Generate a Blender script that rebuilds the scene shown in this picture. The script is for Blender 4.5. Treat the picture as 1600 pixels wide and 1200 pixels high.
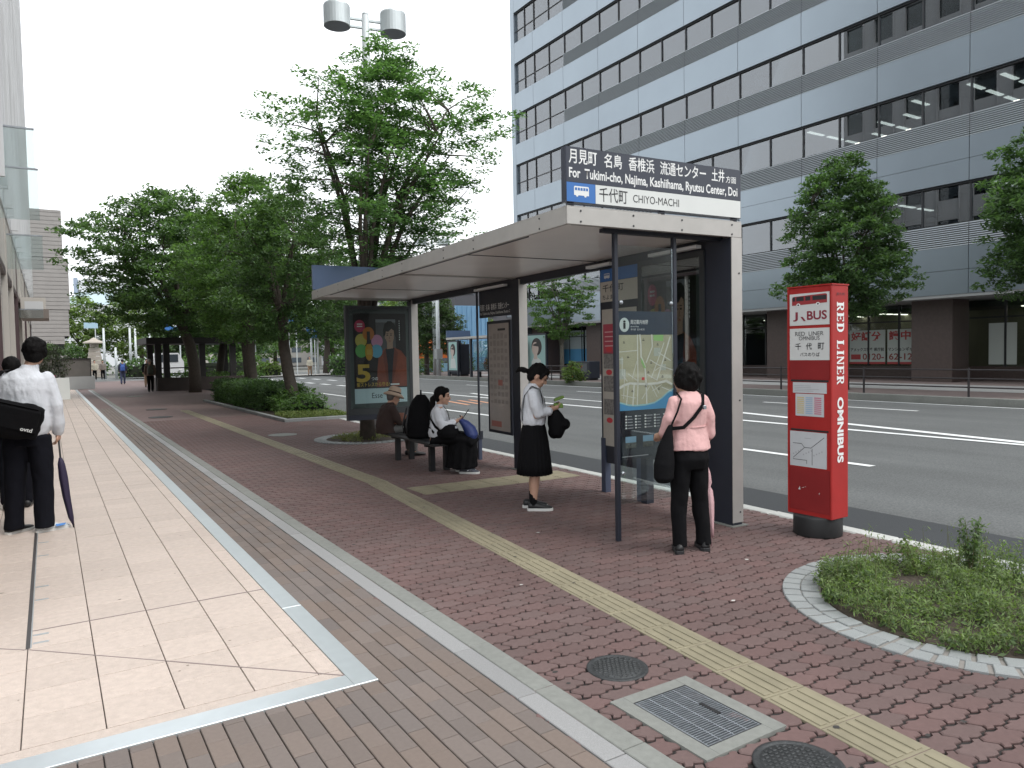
import bpy, bmesh, math, random
import numpy as np
from mathutils import Vector, Matrix, Euler, kdtree
random.seed(7); rng = np.random.default_rng(7)
R = math.radians
sc = bpy.context.scene
for o in list(bpy.data.objects): bpy.data.objects.remove(o)
C = sc.collection

# ---------------------------------------------------------------- camera, sky, sun, exposure
cam = bpy.data.cameras.new('camera'); camo = bpy.data.objects.new('camera', cam); C.objects.link(camo)
right = Vector((0.84519852, -0.53412031, -0.01884021)); up = Vector((0.03856169, 0.02578512, 0.99892348)); back = Vector((-0.53305952, -0.84501516, 0.04239012))
camo.matrix_world = Matrix(((right.x, up.x, back.x, 0), (right.y, up.y, back.y, 0), (right.z, up.z, back.z, 1.55), (0, 0, 0, 1)))
cam.sensor_width = 36; cam.lens = 36 * 1147 / 1600; cam.clip_start = .05; cam.clip_end = 2000
sc.camera = camo
SUN_EL, SUN_AZ = R(58), R(150)            # soft light from behind the viewer's right shoulder, above the road
w = bpy.data.worlds.new('World'); sc.world = w; w.use_nodes = True
nt = w.node_tree; bg = nt.nodes['Background']
sky = nt.nodes.new('ShaderNodeTexSky'); sky.sky_type = 'NISHITA'; sky.sun_disc = False
sky.sun_elevation = SUN_EL; sky.sun_rotation = SUN_AZ; sky.air_density = 1.0; sky.dust_density = 6; sky.ozone_density = 1
hs = nt.nodes.new('ShaderNodeHueSaturation'); hs.inputs['Saturation'].default_value = .10; hs.inputs['Value'].default_value = 1.0
nt.links.new(sky.outputs[0], hs.inputs['Color'])
# closed bright cloud deck: evens the clear sky out to the white of the overcast day
mx = nt.nodes.new('ShaderNodeMix'); mx.data_type = 'RGBA'; mx.inputs[0].default_value = .75
mx.inputs[7].default_value = (10.0, 10.35, 10.7, 1)
nt.links.new(hs.outputs[0], mx.inputs[6]); nt.links.new(mx.outputs[2], bg.inputs[0])
bg.inputs[1].default_value = .15
sl = bpy.data.lights.new('sun', 'SUN'); sl.energy = 1.0; sl.angle = R(25); sl.color = (1, .96, .9)
so = bpy.data.objects.new('sun', sl); C.objects.link(so)
sd = Vector((math.sin(SUN_AZ) * math.cos(SUN_EL), math.cos(SUN_AZ) * math.cos(SUN_EL), math.sin(SUN_EL)))
so.rotation_euler = sd.to_track_quat('Z', 'Y').to_euler(); so.location = (0, -5, 30)
vs_ = sc.view_settings; vs_.view_transform = 'Standard'; vs_.look = 'None'; vs_.gamma = 1; vs_.use_curve_mapping = False
vs_.exposure = 0.45
sc.cycles.max_bounces = 8; sc.cycles.transparent_max_bounces = 24; sc.cycles.use_denoising = True

# ---------------------------------------------------------------- helpers
TMP = bpy.data.scenes.new('workbench'); TVL = TMP.view_layers[0]
def baked(o):
    """mesh of one object with its modifiers / font outline applied"""
    TMP.collection.objects.link(o); TVL.update(); me = bpy.data.meshes.new_from_object(o.evaluated_get(TVL.depsgraph)); bpy.data.objects.remove(o); return me
MATS = {}
def lin(c):
    f = lambda v: v / 12.92 if v <= .04045 else ((v + .055) / 1.055) ** 2.4
    return tuple(f(v / 255) for v in c)
def mat(n, c, r=.6, m=0., var=.0, vs=4., bump=0., bs=60., isl=0., spec=.5, dirt=0., ds=.6, coat=0., detail=4, tint=None):
    """procedural principled material; c is linear base colour"""
    if n in MATS: return MATS[n]
    ma = bpy.data.materials.new(n); ma.use_nodes = True; t = ma.node_tree; N = t.nodes; L = t.links
    b = N['Principled BSDF']; b.inputs['Roughness'].default_value = r; b.inputs['Metallic'].default_value = m
    b.inputs['Specular IOR Level'].default_value = spec; b.inputs['Coat Weight'].default_value = coat
    b.inputs['Base Color'].default_value = (*c, 1)
    geo = N.new('ShaderNodeNewGeometry'); cur = None
    def mul(sock, lo, hi):
        nonlocal cur
        mr = N.new('ShaderNodeMapRange'); mr.inputs[3].default_value = lo; mr.inputs[4].default_value = hi; L.new(sock, mr.inputs[0])
        if cur is None: cur = mr.outputs[0]
        else:
            q = N.new('ShaderNodeMath'); q.operation = 'MULTIPLY'; L.new(cur, q.inputs[0]); L.new(mr.outputs[0], q.inputs[1]); cur = q.outputs[0]
    def noise(scale, det=detail):
        z = N.new('ShaderNodeTexNoise'); z.inputs['Scale'].default_value = scale; z.inputs['Detail'].default_value = det
        L.new(geo.outputs['Position'], z.inputs['Vector']); return z.outputs[0]
    if var: mul(noise(vs), 1 - var * 2, 1 + var * 2)
    if dirt: mul(noise(ds, 6), 1 - dirt * 2.4, 1 + dirt * 1.6)
    if isl:
        oi = N.new('ShaderNodeObjectInfo'); a = N.new('ShaderNodeMath'); a.operation = 'ADD'
        L.new(oi.outputs['Random'], a.inputs[0]); L.new(geo.outputs['Random Per Island'], a.inputs[1])
        fr = N.new('ShaderNodeMath'); fr.operation = 'FRACT'; L.new(a.outputs[0], fr.inputs[0]); mul(fr.outputs[0], 1 - isl, 1 + isl)
        if tint:
            wn = N.new('ShaderNodeTexWhiteNoise'); wn.noise_dimensions = '1D'; L.new(a.outputs[0], wn.inputs['W'])
    if cur is not None:
        vm = N.new('ShaderNodeVectorMath'); vm.operation = 'SCALE'; vm.inputs[0].default_value = c; L.new(cur, vm.inputs['Scale'])
        if tint and isl:
            mt = N.new('ShaderNodeMix'); mt.data_type = 'RGBA'; mt.inputs[6].default_value = (*c, 1); mt.inputs[7].default_value = (*tint, 1)
            L.new(wn.outputs[0], mt.inputs[0]); L.new(mt.outputs[2], vm.inputs[0])
        L.new(vm.outputs[0], b.inputs['Base Color'])
    if bump:
        bn = N.new('ShaderNodeBump'); bn.inputs['Strength'].default_value = bump; bn.inputs['Distance'].default_value = .01
        L.new(noise(bs, 3), bn.inputs['Height']); L.new(bn.outputs[0], b.inputs['Normal'])
    MATS[n] = ma; return ma
def emis(n, c, s):
    if n in MATS: return MATS[n]
    ma = bpy.data.materials.new(n); ma.use_nodes = True; b = ma.node_tree.nodes['Principled BSDF']
    b.inputs['Base Color'].default_value = (*c, 1); b.inputs['Emission Color'].default_value = (*c, 1); b.inputs['Emission Strength'].default_value = s
    MATS[n] = ma; return ma
def glass(n, tint=(.9, .95, .95), refl=1., r=.0, base=.0, ior=1.5):
    """thin sheet of glass: fresnel reflection over tinted transparency"""
    if n in MATS: return MATS[n]
    ma = bpy.data.materials.new(n); ma.use_nodes = True; t = ma.node_tree; N = t.nodes; L = t.links; N.remove(N['Principled BSDF'])
    out = N['Material Output']; fr = N.new('ShaderNodeFresnel'); fr.inputs[0].default_value = ior
    mr = N.new('ShaderNodeMapRange'); mr.inputs[3].default_value = base; mr.inputs[4].default_value = min(1, base + refl); L.new(fr.outputs[0], mr.inputs[0])
    tr = N.new('ShaderNodeBsdfTransparent'); tr.inputs[0].default_value = (*tint, 1)
    gl = N.new('ShaderNodeBsdfGlossy'); gl.inputs['Roughness'].default_value = r; gl.inputs[0].default_value = (.95, .97, 1, 1)
    mi = N.new('ShaderNodeMixShader'); L.new(mr.outputs[0], mi.inputs[0]); L.new(tr.outputs[0], mi.inputs[1]); L.new(gl.outputs[0], mi.inputs[2]); L.new(mi.outputs[0], out.inputs[0])
    MATS[n] = ma; return ma
def leafmat(n, c, isl=.45, trans=.35, tip=None):
    if n in MATS: return MATS[n]
    ma = mat(n, c, r=.55, isl=isl, var=.12, vs=1.2, spec=.35, tint=tip)
    t = ma.node_tree; N = t.nodes; L = t.links; b = N['Principled BSDF']; out = N['Material Output']
    tl = N.new('ShaderNodeBsdfTranslucent'); src = b.inputs['Base Color'].links[0].from_socket
    sc2 = N.new('ShaderNodeVectorMath'); sc2.operation = 'MULTIPLY'; sc2.inputs[1].default_value = (1.25, 1.5, .6); L.new(src, sc2.inputs[0]); L.new(sc2.outputs[0], tl.inputs[0])
    mi = N.new('ShaderNodeMixShader'); mi.inputs[0].default_value = trans; L.new(b.outputs[0], mi.inputs[1]); L.new(tl.outputs[0], mi.inputs[2]); L.new(mi.outputs[0], out.inputs[0])
    return ma

class MB:
    def __init__(s): s.v = []; s.f = []; s.mi = []; s.cur = 0
    def add(s, vs, fs):
        o = len(s.v); s.v += [tuple(v) for v in vs]; s.f += [tuple(i + o for i in f) for f in fs]; s.mi += [s.cur] * len(fs); return s
    def box(s, x0, x1, y0, y1, z0, z1):
        return s.add([(x0, y0, z0), (x1, y0, z0), (x1, y1, z0), (x0, y1, z0), (x0, y0, z1), (x1, y0, z1), (x1, y1, z1), (x0, y1, z1)],
                     [(3, 2, 1, 0), (4, 5, 6, 7), (0, 1, 5, 4), (1, 2, 6, 5), (2, 3, 7, 6), (3, 0, 4, 7)])
    def bbox(s, x0, x1, y0, y1, z0, z1, b=.005):
        """box with a chamfered top edge"""
        s.add([(x0, y0, z0), (x1, y0, z0), (x1, y1, z0), (x0, y1, z0), (x0, y0, z1 - b), (x1, y0, z1 - b), (x1, y1, z1 - b), (x0, y1, z1 - b),
               (x0 + b, y0 + b, z1), (x1 - b, y0 + b, z1), (x1 - b, y1 - b, z1), (x0 + b, y1 - b, z1)],
              [(3, 2, 1, 0), (8, 9, 10, 11), (0, 1, 5, 4), (1, 2, 6, 5), (2, 3, 7, 6), (3, 0, 4, 7), (4, 5, 9, 8), (5, 6, 10, 9), (6, 7, 11, 10), (7, 4, 8, 11)]); return s
    def prism(s, p, z0, z1, b=0.):
        """polygon (ccw) pulled up from z0 to z1, chamfer b"""
        n = len(p); lo = [(x, y, z0) for x, y in p]; hi = [(x, y, z1 - b) for x, y in p]; vs = lo + hi; fs = [tuple(range(n))[::-1]]
        fs += [(i, (i + 1) % n, n + (i + 1) % n, n + i) for i in range(n)]
        if b:
            cx = sum(a for a, _ in p) / n; cy = sum(a for _, a in p) / n
            r = sum(math.hypot(x - cx, y - cy) for x, y in p) / n; k = 1 - b / r * 1.3
            vs += [(cx + (x - cx) * k, cy + (y - cy) * k, z1) for x, y in p]
            fs += [(n + i, n + (i + 1) % n, 2 * n + (i + 1) % n, 2 * n + i) for i in range(n)] + [tuple(range(2 * n, 3 * n))]
        else: fs += [tuple(range(n, 2 * n))]
        return s.add(vs, fs)
    def cyl(s, p0, p1, r0, r1=None, n=12, cap=True):
        r1 = r0 if r1 is None else r1; p0 = Vector(p0); p1 = Vector(p1); d = (p1 - p0).normalized()
        a = d.orthogonal().normalized(); c = d.cross(a); vs = []
        for p, r in ((p0, r0), (p1, r1)):
            for i in range(n): t = 2 * math.pi * i / n; vs.append(p + (a * math.cos(t) + c * math.sin(t)) * r)
        fs = [(i, (i + 1) % n, n + (i + 1) % n, n + i) for i in range(n)]
        if cap: fs += [tuple(range(n))[::-1], tuple(range(n, 2 * n))]
        return s.add(vs, fs)
    def tube(s, pts, rs, n=8):
        """tapered tube through points"""
        P = [Vector(p) for p in pts]; rs = rs if hasattr(rs, '__len__') else [rs] * len(P); vs = []; a = None
        for i, p in enumerate(P):
            d = (P[min(i + 1, len(P) - 1)] - P[max(i - 1, 0)]).normalized()
            a = d.orthogonal().normalized() if a is None else (a - d * a.dot(d)).normalized()
            c = d.cross(a)
            for k in range(n): t = 2 * math.pi * k / n; vs.append(p + (a * math.cos(t) + c * math.sin(t)) * rs[i])
        m = len(P); fs = [(i * n + k, i * n + (k + 1) % n, (i + 1) * n + (k + 1) % n, (i + 1) * n + k) for i in range(m - 1) for k in range(n)]
        fs += [tuple(range(n))[::-1], tuple(range((m - 1) * n, m * n))]
        return s.add(vs, fs)
    def lathe(s, prof, n=24, c=(0, 0)):
        vs = [(c[0] + r * math.cos(2 * math.pi * k / n), c[1] + r * math.sin(2 * math.pi * k / n), z) for r, z in prof for k in range(n)]
        m = len(prof); fs = [(i * n + k, i * n + (k + 1) % n, (i + 1) * n + (k + 1) % n, (i + 1) * n + k) for i in range(m - 1) for k in range(n)]
        fs += [tuple(range(n))[::-1], tuple(range((m - 1) * n, m * n))]
        return s.add(vs, fs)
    def quad(s, *p): return s.add(p, [tuple(range(len(p)))])
    def mesh(s, name, smooth=False):
        me = bpy.data.meshes.new(name); me.from_pydata(s.v, [], s.f); me.update()
        if smooth: me.polygons.foreach_set('use_smooth', [True] * len(s.f))
        return me
    def build(s, name, m, parent=None, smooth=False, bevel=0., kind=None, loc=None):
        me = s.mesh(name, smooth)
        ms = m if isinstance(m, (list, tuple)) else [m]
        for x in ms: me.materials.append(x)
        if len(ms) > 1: me.polygons.foreach_set('material_index', s.mi)
        o = link(name, me, parent, loc)
        if bevel: md = o.modifiers.new('bevel', 'BEVEL'); md.width = bevel; md.segments = 2; md.limit_method = 'ANGLE'
        if kind: o['kind'] = kind
        return o
def link(name, me, parent=None, loc=None, rz=0):
    o = bpy.data.objects.new(name, me); C.objects.link(o)
    if parent: o.parent = parent
    if loc is not None: o.location = loc
    if rz: o.rotation_euler.z = rz
    return o
def tag(o, label, cat, group=None):
    o['label'] = label; o['category'] = cat
    if group: o['group'] = group
    return o
def thing(name, label, cat, loc=(0, 0, 0), rz=0, group=None):
    o = link(name, None, None, loc, rz); return tag(o, label, cat, group)
def struct(o): o['kind'] = 'structure'; return o
def box(name, m, parent, *b, bevel=0.): return MB().box(*b).build(name, m, parent, bevel=bevel)
def copy_tree(o, parent=None):
    c = o.copy(); C.objects.link(c); c.parent = parent
    for ch in o.children: copy_tree(ch, c)
    return c
def frame(o, x, y):
    """4x4 matrix: local x along x, local y along y, local z out of the face"""
    x = Vector(x).normalized(); y = Vector(y).normalized(); z = x.cross(y); o = Vector(o)
    return Matrix(((x.x, y.x, z.x, o.x), (x.y, y.y, z.y, o.y), (x.z, y.z, z.z, o.z), (0, 0, 0, 1)))
def text(body, m, parent, M, x0, x1, y0, y1, bold=0., lift=.002, name='lettering', shear=0., keep=False):
    """lettering fitted into the rectangle x0..x1, y0..y1 of the frame M (x1 None keeps the font's own width)"""
    cu = bpy.data.curves.new('txt', 'FONT'); cu.body = body; cu.size = 1; cu.offset = bold; cu.resolution_u = 3; cu.shear = shear
    t = bpy.data.objects.new('txt', cu); me = baked(t)
    n = len(me.vertices)
    if not n: return None
    co = np.empty(n * 3); me.vertices.foreach_get('co', co); co = co.reshape(-1, 3); lo = co.min(0); hi = co.max(0)
    sy = (y1 - y0) / (hi[1] - lo[1]); sx = sy if x1 is None else (x1 - x0) / (hi[0] - lo[0])
    co[:, 0] = x0 + (co[:, 0] - lo[0]) * sx; co[:, 1] = y0 + (co[:, 1] - lo[1]) * sy; co[:, 2] = lift
    me.vertices.foreach_set('co', co.ravel()); me.transform(M); me.materials.clear(); me.materials.append(m); me.update()
    return link(name, me, parent)
def flat(name, m, parent, M, pts, lift=.001):
    """flat printed shape (polygon) on the frame M"""
    mb = MB(); mb.quad(*[M @ Vector((x, y, lift)) for x, y in pts]); return mb.build(name, m, parent)
def rect(x0, x1, y0, y1): return [(x0, y0), (x1, y0), (x1, y1), (x0, y1)]
def ell(cx, cy, rx, ry, n=20): return [(cx + rx * math.cos(2 * math.pi * i / n), cy + ry * math.sin(2 * math.pi * i / n)) for i in range(n)]
# ---------------------------------------------------------------- ground
ASPH = mat('asphalt', (.110, .116, .116), .85, var=.34, vs=48, bump=.6, bs=220, dirt=.11, ds=.45, detail=2)
def wear(ma, lo, hi):
    """long faint wheel tracks along the carriageway"""
    t = ma.node_tree; N = t.nodes; L = t.links; b = N['Principled BSDF']; src = b.inputs['Base Color'].links[0].from_socket
    g = N.new('ShaderNodeNewGeometry'); v = N.new('ShaderNodeVectorMath'); v.operation = 'MULTIPLY'; v.inputs[1].default_value = (1.1, .035, 1); L.new(g.outputs['Position'], v.inputs[0])
    z = N.new('ShaderNodeTexNoise'); z.inputs['Scale'].default_value = 1.; z.inputs['Detail'].default_value = 5; L.new(v.outputs[0], z.inputs['Vector'])
    m = N.new('ShaderNodeMapRange'); m.inputs[1].default_value = .3; m.inputs[2].default_value = .7; m.inputs[3].default_value = lo; m.inputs[4].default_value = hi; L.new(z.outputs[0], m.inputs[0])
    s = N.new('ShaderNodeVectorMath'); s.operation = 'SCALE'; L.new(src, s.inputs[0]); L.new(m.outputs[0], s.inputs['Scale']); L.new(s.outputs[0], b.inputs['Base Color'])
wear(ASPH, .84, 1.14)
ASPH2 = mat('asphalt_patch', (.036, .040, .044), .85, var=.05, vs=120, bump=.3, bs=260, dirt=.05, ds=.8)
CONC = mat('concrete', (.20, .206, .19), .85, var=.10, vs=30, bump=.25, bs=160, dirt=.10, ds=2.)
JOINT = mat('joint_sand', (.022, .019, .018), .95, var=.2, vs=60)
PAVER = mat('red_paver', (.128, .076, .071), .8, var=.10, vs=40, isl=.09, bump=.25, bs=300, dirt=.13, ds=.8, tint=(.122, .082, .077))
BRICK = mat('brown_paver', (.165, .127, .106), .75, var=.07, vs=50, isl=.09, bump=.2, bs=250, dirt=.06, tint=(.150, .126, .115))
TILE = mat('beige_tile', (.515, .430, .375), .55, var=.09, vs=25, isl=.05, bump=.55, bs=110, dirt=.045, ds=.9)
TRIM = mat('brushed_trim', (.52, .56, .575), .36, m=.6, var=.04, vs=12, dirt=.04)
GRAN = mat('granite', (.26, .26, .26), .7, var=.22, vs=380, isl=.07, bump=.2, bs=300, dirt=.05, detail=2)
GRANL = mat('pale_granite', (.255, .27, .27), .7, var=.24, vs=320, isl=.08, bump=.3, bs=200, dirt=.08, ds=3, detail=2)
YEL = mat('tactile_yellow', (.240, .214, .145), .75, var=.07, vs=14, isl=.06, bump=.2, bs=200, dirt=.13, ds=2.2)
WHITE_P = mat('road_paint', (.72, .74, .74), .7, var=.10, vs=25, dirt=.06, ds=2)
def sheet(name, m, x0, x1, y0, y1, z, parent=None):
    return MB().quad((x0, y0, z), (x1, y0, z), (x1, y1, z), (x0, y1, z)).build(name, m, parent)
struct(sheet('ground', mat('far_ground', (.16, .16, .15), .9, var=.15, vs=.4), -900, 900, -300, 1500, -.16))
ROT = -R(1.7)                                     # the carriageway runs slightly off the building line
def road_pt(x, y): return x + .030 * (y - 4.), y
def strip(name, m, x0, x1, y0, y1, z, parent=None):
    a = [(*road_pt(x0, y0), z), (*road_pt(x1, y0), z), (*road_pt(x1, y1), z), (*road_pt(x0, y1), z)]
    return MB().quad(*a).build(name, m, parent)
road = struct(strip('road', ASPH, 5.70, 21.9, -40, 62, -.12))
strip('gutter_patch', ASPH2, 5.8, 6.97, -40, 30, -.115, road)
def stripe(x0, y0, x1, y1, wd=.13, col=WHITE_P, z=-.112, nm='lane_marking'):
    d = Vector((x1 - x0, y1 - y0)).normalized(); n = Vector((d.y, -d.x)) * wd / 2
    MB().quad((x0 - n.x, y0 - n.y, z), (x1 - n.x, y1 - n.y, z), (x1 + n.x, y1 + n.y, z), (x0 + n.x, y0 + n.y, z)).build(nm, col, road)
# lane lines (measured on the carriageway plane)
for (a, b) in ((5.9, 8.4), (15.8, 21.), (28., 33.), (40., 45.), (-4., -1.)): stripe(9.55 + .03 * (a - 4), a, 9.55 + .03 * (b - 4), b, .15)
stripe(13.28, -3, 13.95, 30, .19); stripe(13.66, 5.2, 15.2, 13.0, .24); stripe(15.2, 13.0, 15.6, 24., .15); stripe(13.9, 20.9, 15.0, 27.0, .2); stripe(13.62, 5.2, 13.15, 1.0, .15)
for a, b in ((10.2, 15.), (20., 24.6), (30., 34.5), (0., 5.)): stripe(18.45 + .012 * a, a, 18.45 + .012 * b, b, .14)
for k in range(9): stripe(13.9 + .02 * k, 36 + 3.1 * k, 13.9 + .02 * (k + .6), 37.6 + 3.1 * k, .3)
for k in range(6): stripe(16.6, 38 + 3.6 * k, 16.65, 40 + 3.6 * k, .3)
stripe(20.6 + .02 * -4, -10, 20.6 + .025 * 50, 55, .13)
OR = mat('orange_paint', (.55, .27, .16), .75, var=.2, vs=15)
for k in range(3): stripe(11.5 + .45 * k, 20.9, 11.9 + .45 * k, 23.2, .16, OR, -.111, 'orange_marking')
struct(MB().quad((-300, 62, -.115), (300, 62, -.115), (300, 80, -.115), (-300, 80, -.115)).build('cross_road', ASPH))
# pavement bed
pav = struct(sheet('pavement', JOINT, -6, 5.6, -8, 20.5, -.012))
far_pav = struct(MB().quad((-6, 20.5, -.004), (6.1, 20.5, -.004), (7.2, 62, -.004), (-6, 62, -.004)).build('far_pavement', mat('far_paver', (.150, .104, .098), .8, var=.16, vs=9, dirt=.12, ds=.5)))
MB().quad((5.55, 12, -.006), (6.0, 12, -.006), (6.2, 20.6, -.006), (5.55, 20.6, -.006)).build('pavement_edge', PAVER, pav)
def in_view(x, y, m=30):
    d = Vector((x, y, -1.55)); zc = -d.dot(back)
    if zc < .3: return False
    px = 800 + 1147 * d.dot(right) / zc; py = 600 - 1147 * d.dot(up) / zc
    return -m < px < 1600 + m and -m < py < 1200 + m
def lay(name, mb, spots, parent, m, nmax=300, jit=.0012):
    """the pieces that show largest become parts of their own, the rest one joined part"""
    me = mb.mesh(name); me.materials.append(m)
    vis = sorted([s for s in spots if in_view(s[0], s[1])], key=lambda s: math.hypot(s[0], s[1])); ids = set(id(s) for s in vis[:nmax])
    for s in vis[:nmax]:
        o = link(name, me, parent, (s[0], s[1], random.uniform(-jit, jit)), s[2]); o.rotation_euler.x = random.uniform(-jit, jit) * 3; o.rotation_euler.y = random.uniform(-jit, jit) * 3
    rest = [s for s in spots if id(s) not in ids]
    if rest:
        V = np.array(mb.v); n = len(V); allv = np.empty((len(rest) * n, 3))
        for i, (x, y, a) in enumerate(rest):
            ca, sa = math.cos(a), math.sin(a); q = allv[i * n:(i + 1) * n]
            q[:, 0] = x + V[:, 0] * ca - V[:, 1] * sa; q[:, 1] = y + V[:, 0] * sa + V[:, 1] * ca; q[:, 2] = V[:, 2] + random.uniform(-jit, jit)
        fs = [tuple(k + i * n for k in f) for i in range(len(rest)) for f in mb.f]
        me2 = bpy.data.meshes.new(name + '_field'); me2.from_pydata(allv.tolist(), [], fs); me2.materials.append(m)
        link(name + '_field', me2, parent)['kind'] = 'stuff'
# interlocking wavy pavers, running bond
PL, PW, G_ = .1745, .1085, .0046
def wave_block():
    a, b = .0080, .017; L = PL / 2 - .0046; Wd = PW / 2 - .0072
    fx = [(-1, -1), (-.75, 1), (-.5, -1), (-.25, -1), (0, -1), (.25, 1), (.5, 1), (.75, 1)]
    top = []
    step = lambda t: -1 if (t % 1.) < .46 else (1 if (t % 1.) > .54 and (t % 1.) < .96 else 0)
    ts = [0, .21, .29, .5, .71, .79]
    low = [(-L + 2 * L * t, -Wd + a * (-1 if (t * 2) % 1 < .5 else 1)) for t in ts] ; up_ = [(-L + 2 * L * t, Wd + a * (-1 if (t * 2) % 1 < .5 else 1)) for t in ts]
    end = [(b * math.sin(2 * math.pi * s), -Wd + 2 * Wd * s) for s in (.05, .27, .5, .73, .95)]
    p = low[1:] + [(L + x, y) for x, y in end] + up_[1:][::-1] + [(-L + x, y) for x, y in end[::-1]]
    return p
pm = MB().prism(wave_block(), -.011, 0, .0045)
sp = []; pr = R(-2.5); ca, sa = math.cos(pr), math.sin(pr); GR = (2.034, 2.498, 1.903, 2.466)
for j in range(-30, 200):
    for i in range(-40, 60):
        u = i * PL + (.5 * PL if j % 2 else 0); v = j * PW; x = 1.9 + u * ca - v * sa; y = 1. + u * sa + v * ca
        if not (1.78 < x < 5.66 + .03 * (y - 4) and .6 < y < 20.5): continue
        if math.hypot(x - 4.6, y - 2.2) < .98 or math.hypot(x - 5, y - 13.1) < .85: continue
        if GR[0] + .05 < x < GR[1] - .05 and GR[2] + .05 < y < GR[3] - .05: continue
        if math.hypot(x - 2.295, y - 2.722) < .1 or math.hypot(x - 2.28, y - 1.73) < .1: continue
        if 4.75 < x < 6.2 and y > 17.7: continue
        sp.append((x, y, pr))
lay('paver', pm, sp, pav, PAVER)
# brown running-bond pavers beside the kerb and before the terrace
bm_ = MB().bbox(-.0418, .0418, -.0985, .0985, -.011, 0, .003); sp = []
for i in range(-30, 5):
    for j in range(0, 130):
        x = 1.275 + .0885 * (i + .5); y = .9 + j * .2015 + (.1 if i % 2 else 0) + .013 * (i % 3)
        if i < 0 and y > 3.37: continue
        if i < 0 and y > 3.15: y -= .0
        sp.append((x, y, 0.))
lay('brick', bm_, sp, pav, BRICK)
# kerb lines between the two pavings
ks = MB().bbox(-.051, .051, -.3025, .3025, -.02, .004, .003); kc = MB().bbox(-.0555, .0555, -.3025, .3025, -.02, .006, .004)
lay('granite_kerb_stone', ks, [(1.771, 1.2 + .612 * k, 0) for k in range(72)], pav, GRAN, 60)
lay('concrete_gutter_block', kc, [(1.880, 1.2 + .612 * k + .02, 0) for k in range(72)], pav, CONC, 60)
# road kerb
KW = mat('kerb_stone_pale', (.44, .45, .43), .7, var=.10, vs=40, isl=.06, dirt=.08, ds=2)
kk = MB().bbox(-.075, .075, -.2985, .2985, -.13, .006, .012)
for k in range(-6, 50): link('road_kerb_stone', None) if 0 else None
lay('road_kerb_stone', kk, [(5.70 + .03 * (.6 * k - 4), .6 * k, -.03) for k in range(-8, 46)], pav, KW, 60, .002)
# terrace of beige tiles with trim
ter = struct(sheet('terrace', mat('tile_joint', (.10, .085, .075), .9), -4, 1.158, 3.398, 46.5, -.006))
tm = MB().bbox(-.1485, .1485, -.1487, .1487, -.012, .004, .0015); sp = []
for i in range(-9, 4):
    for j in range(0, 82):
        sp.append((-.152 + .302 * (i + .5), 3.4835 + .3025 * (j + .5), 0.))
lay('tile', tm, sp, ter, TILE, 300, .0006)
edge = MB().bbox(-.0485, .0485, -.1487, .1487, -.012, .004, .0015)
lay('edge_tile', edge, [(1.107, 3.4835 + .3025 * (j + .5), 0) for j in range(82)], ter, TILE, 60, .0006)
MB().bbox(-3.2, 1.155, 3.40, 3.481, -.012, .0035, .0015).build('border_tile', TILE, ter)
sheet('far_terrace_tiles', TILE, -4, 1.155, 28.3, 46.4, .002, ter)
for i in range(-9, 5): box('far_joint', MATS['tile_joint'], ter, -.155 + .302 * i, -.149 + .302 * i, 28.3, 46.3, .0, .0028)
for j in range(14): box('far_joint', MATS['tile_joint'], ter, -3, 1.15, 28.5 + 1.21 * j, 28.507 + 1.21 * j, .0, .0031)
# trim bars
for a, b in ((3.267, 4.53), (4.532, 7.5), (7.502, 10.5), (10.502, 20), (20.002, 46)): MB().bbox(1.158, 1.275, a, b, -.012, .007, .002).build('trim_bar', TRIM, ter)
for a, b in ((-3.2, -.9), (-.898, 1.1575)): MB().bbox(a, b, 3.267, 3.398, -.012, .0072, .002).build('trim_bar', TRIM, ter)
SLOT = mat('slot_dark', (.05, .045, .045), .6)
def bar(name, m, parent, x0, y0, x1, y1, wd, z0, z1):
    d = Vector((x1 - x0, y1 - y0)).normalized(); n = Vector((d.y, -d.x)) * wd / 2
    MB().prism([(x0 + n.x, y0 + n.y), (x1 + n.x, y1 + n.y), (x1 - n.x, y1 - n.y), (x0 - n.x, y0 - n.y)], z0, z1).build(name, m, parent)
SEAL = mat('joint_seal', (.21, .17, .16), .8)
bar('diagonal_joint', SEAL, ter, -.152, 4.690, 1.157, 3.400, .009, .003, .0050)
bar('diagonal_joint', SEAL, ter, -.160, 4.690, -1.9, 6.2, .009, .003, .0050)
bar('cross_joint', SEAL, ter, -.14, 5.0, 1.157, 5.0, .012, .003, .0052)
bar('slot_drain', SLOT, ter, -.152, 4.70, -.152, 26, .020, .003, .0054)
bar('slot_rim', TRIM, ter, -.138, 4.70, -.138, 26, .006, .003, .0062)
for y in (4.76, 4.90, 5.62, 5.95, 6.9, 7.4, 8.6): box('slot_clip', TRIM, ter, -.13, -.055, y, y + .02, .004, .0075)
# tactile strip
def tact_block(L=.2965, Wd=.25):
    m = MB(); m.bbox(-Wd / 2, Wd / 2, -L / 2, L / 2, -.01, .003, .002)
    for k in range(4):
        x = -Wd / 2 + .017 + k * (Wd - .03) / 4; m.bbox(x, x + .037, -L / 2 + .014, L / 2 - .014, .003, .0082, .002)
    return m
tac = struct(link('tactile_paving', None)); sp = []
y = .75
while y < 8.5:
    sp.append((2.831 + .0944 * (y - 1.703) - .125, y, -R(5.4))); y += .2995
while y < 24: sp.append((3.476 + .0046 * (y - 8.54) - .125, y, -R(.3))); y += .3
lay('tactile_block', tact_block(), sp, tac, YEL, 120, .0005)
lay('tactile_block', tact_block(), [(3.62 + .3 * k, 7.72 - .012 * k, R(90)) for k in range(7)] + [(3.62 + .3 * k, 7.46 - .012 * k, R(90)) for k in range(7)], tac, YEL, 20, .0005)
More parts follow.
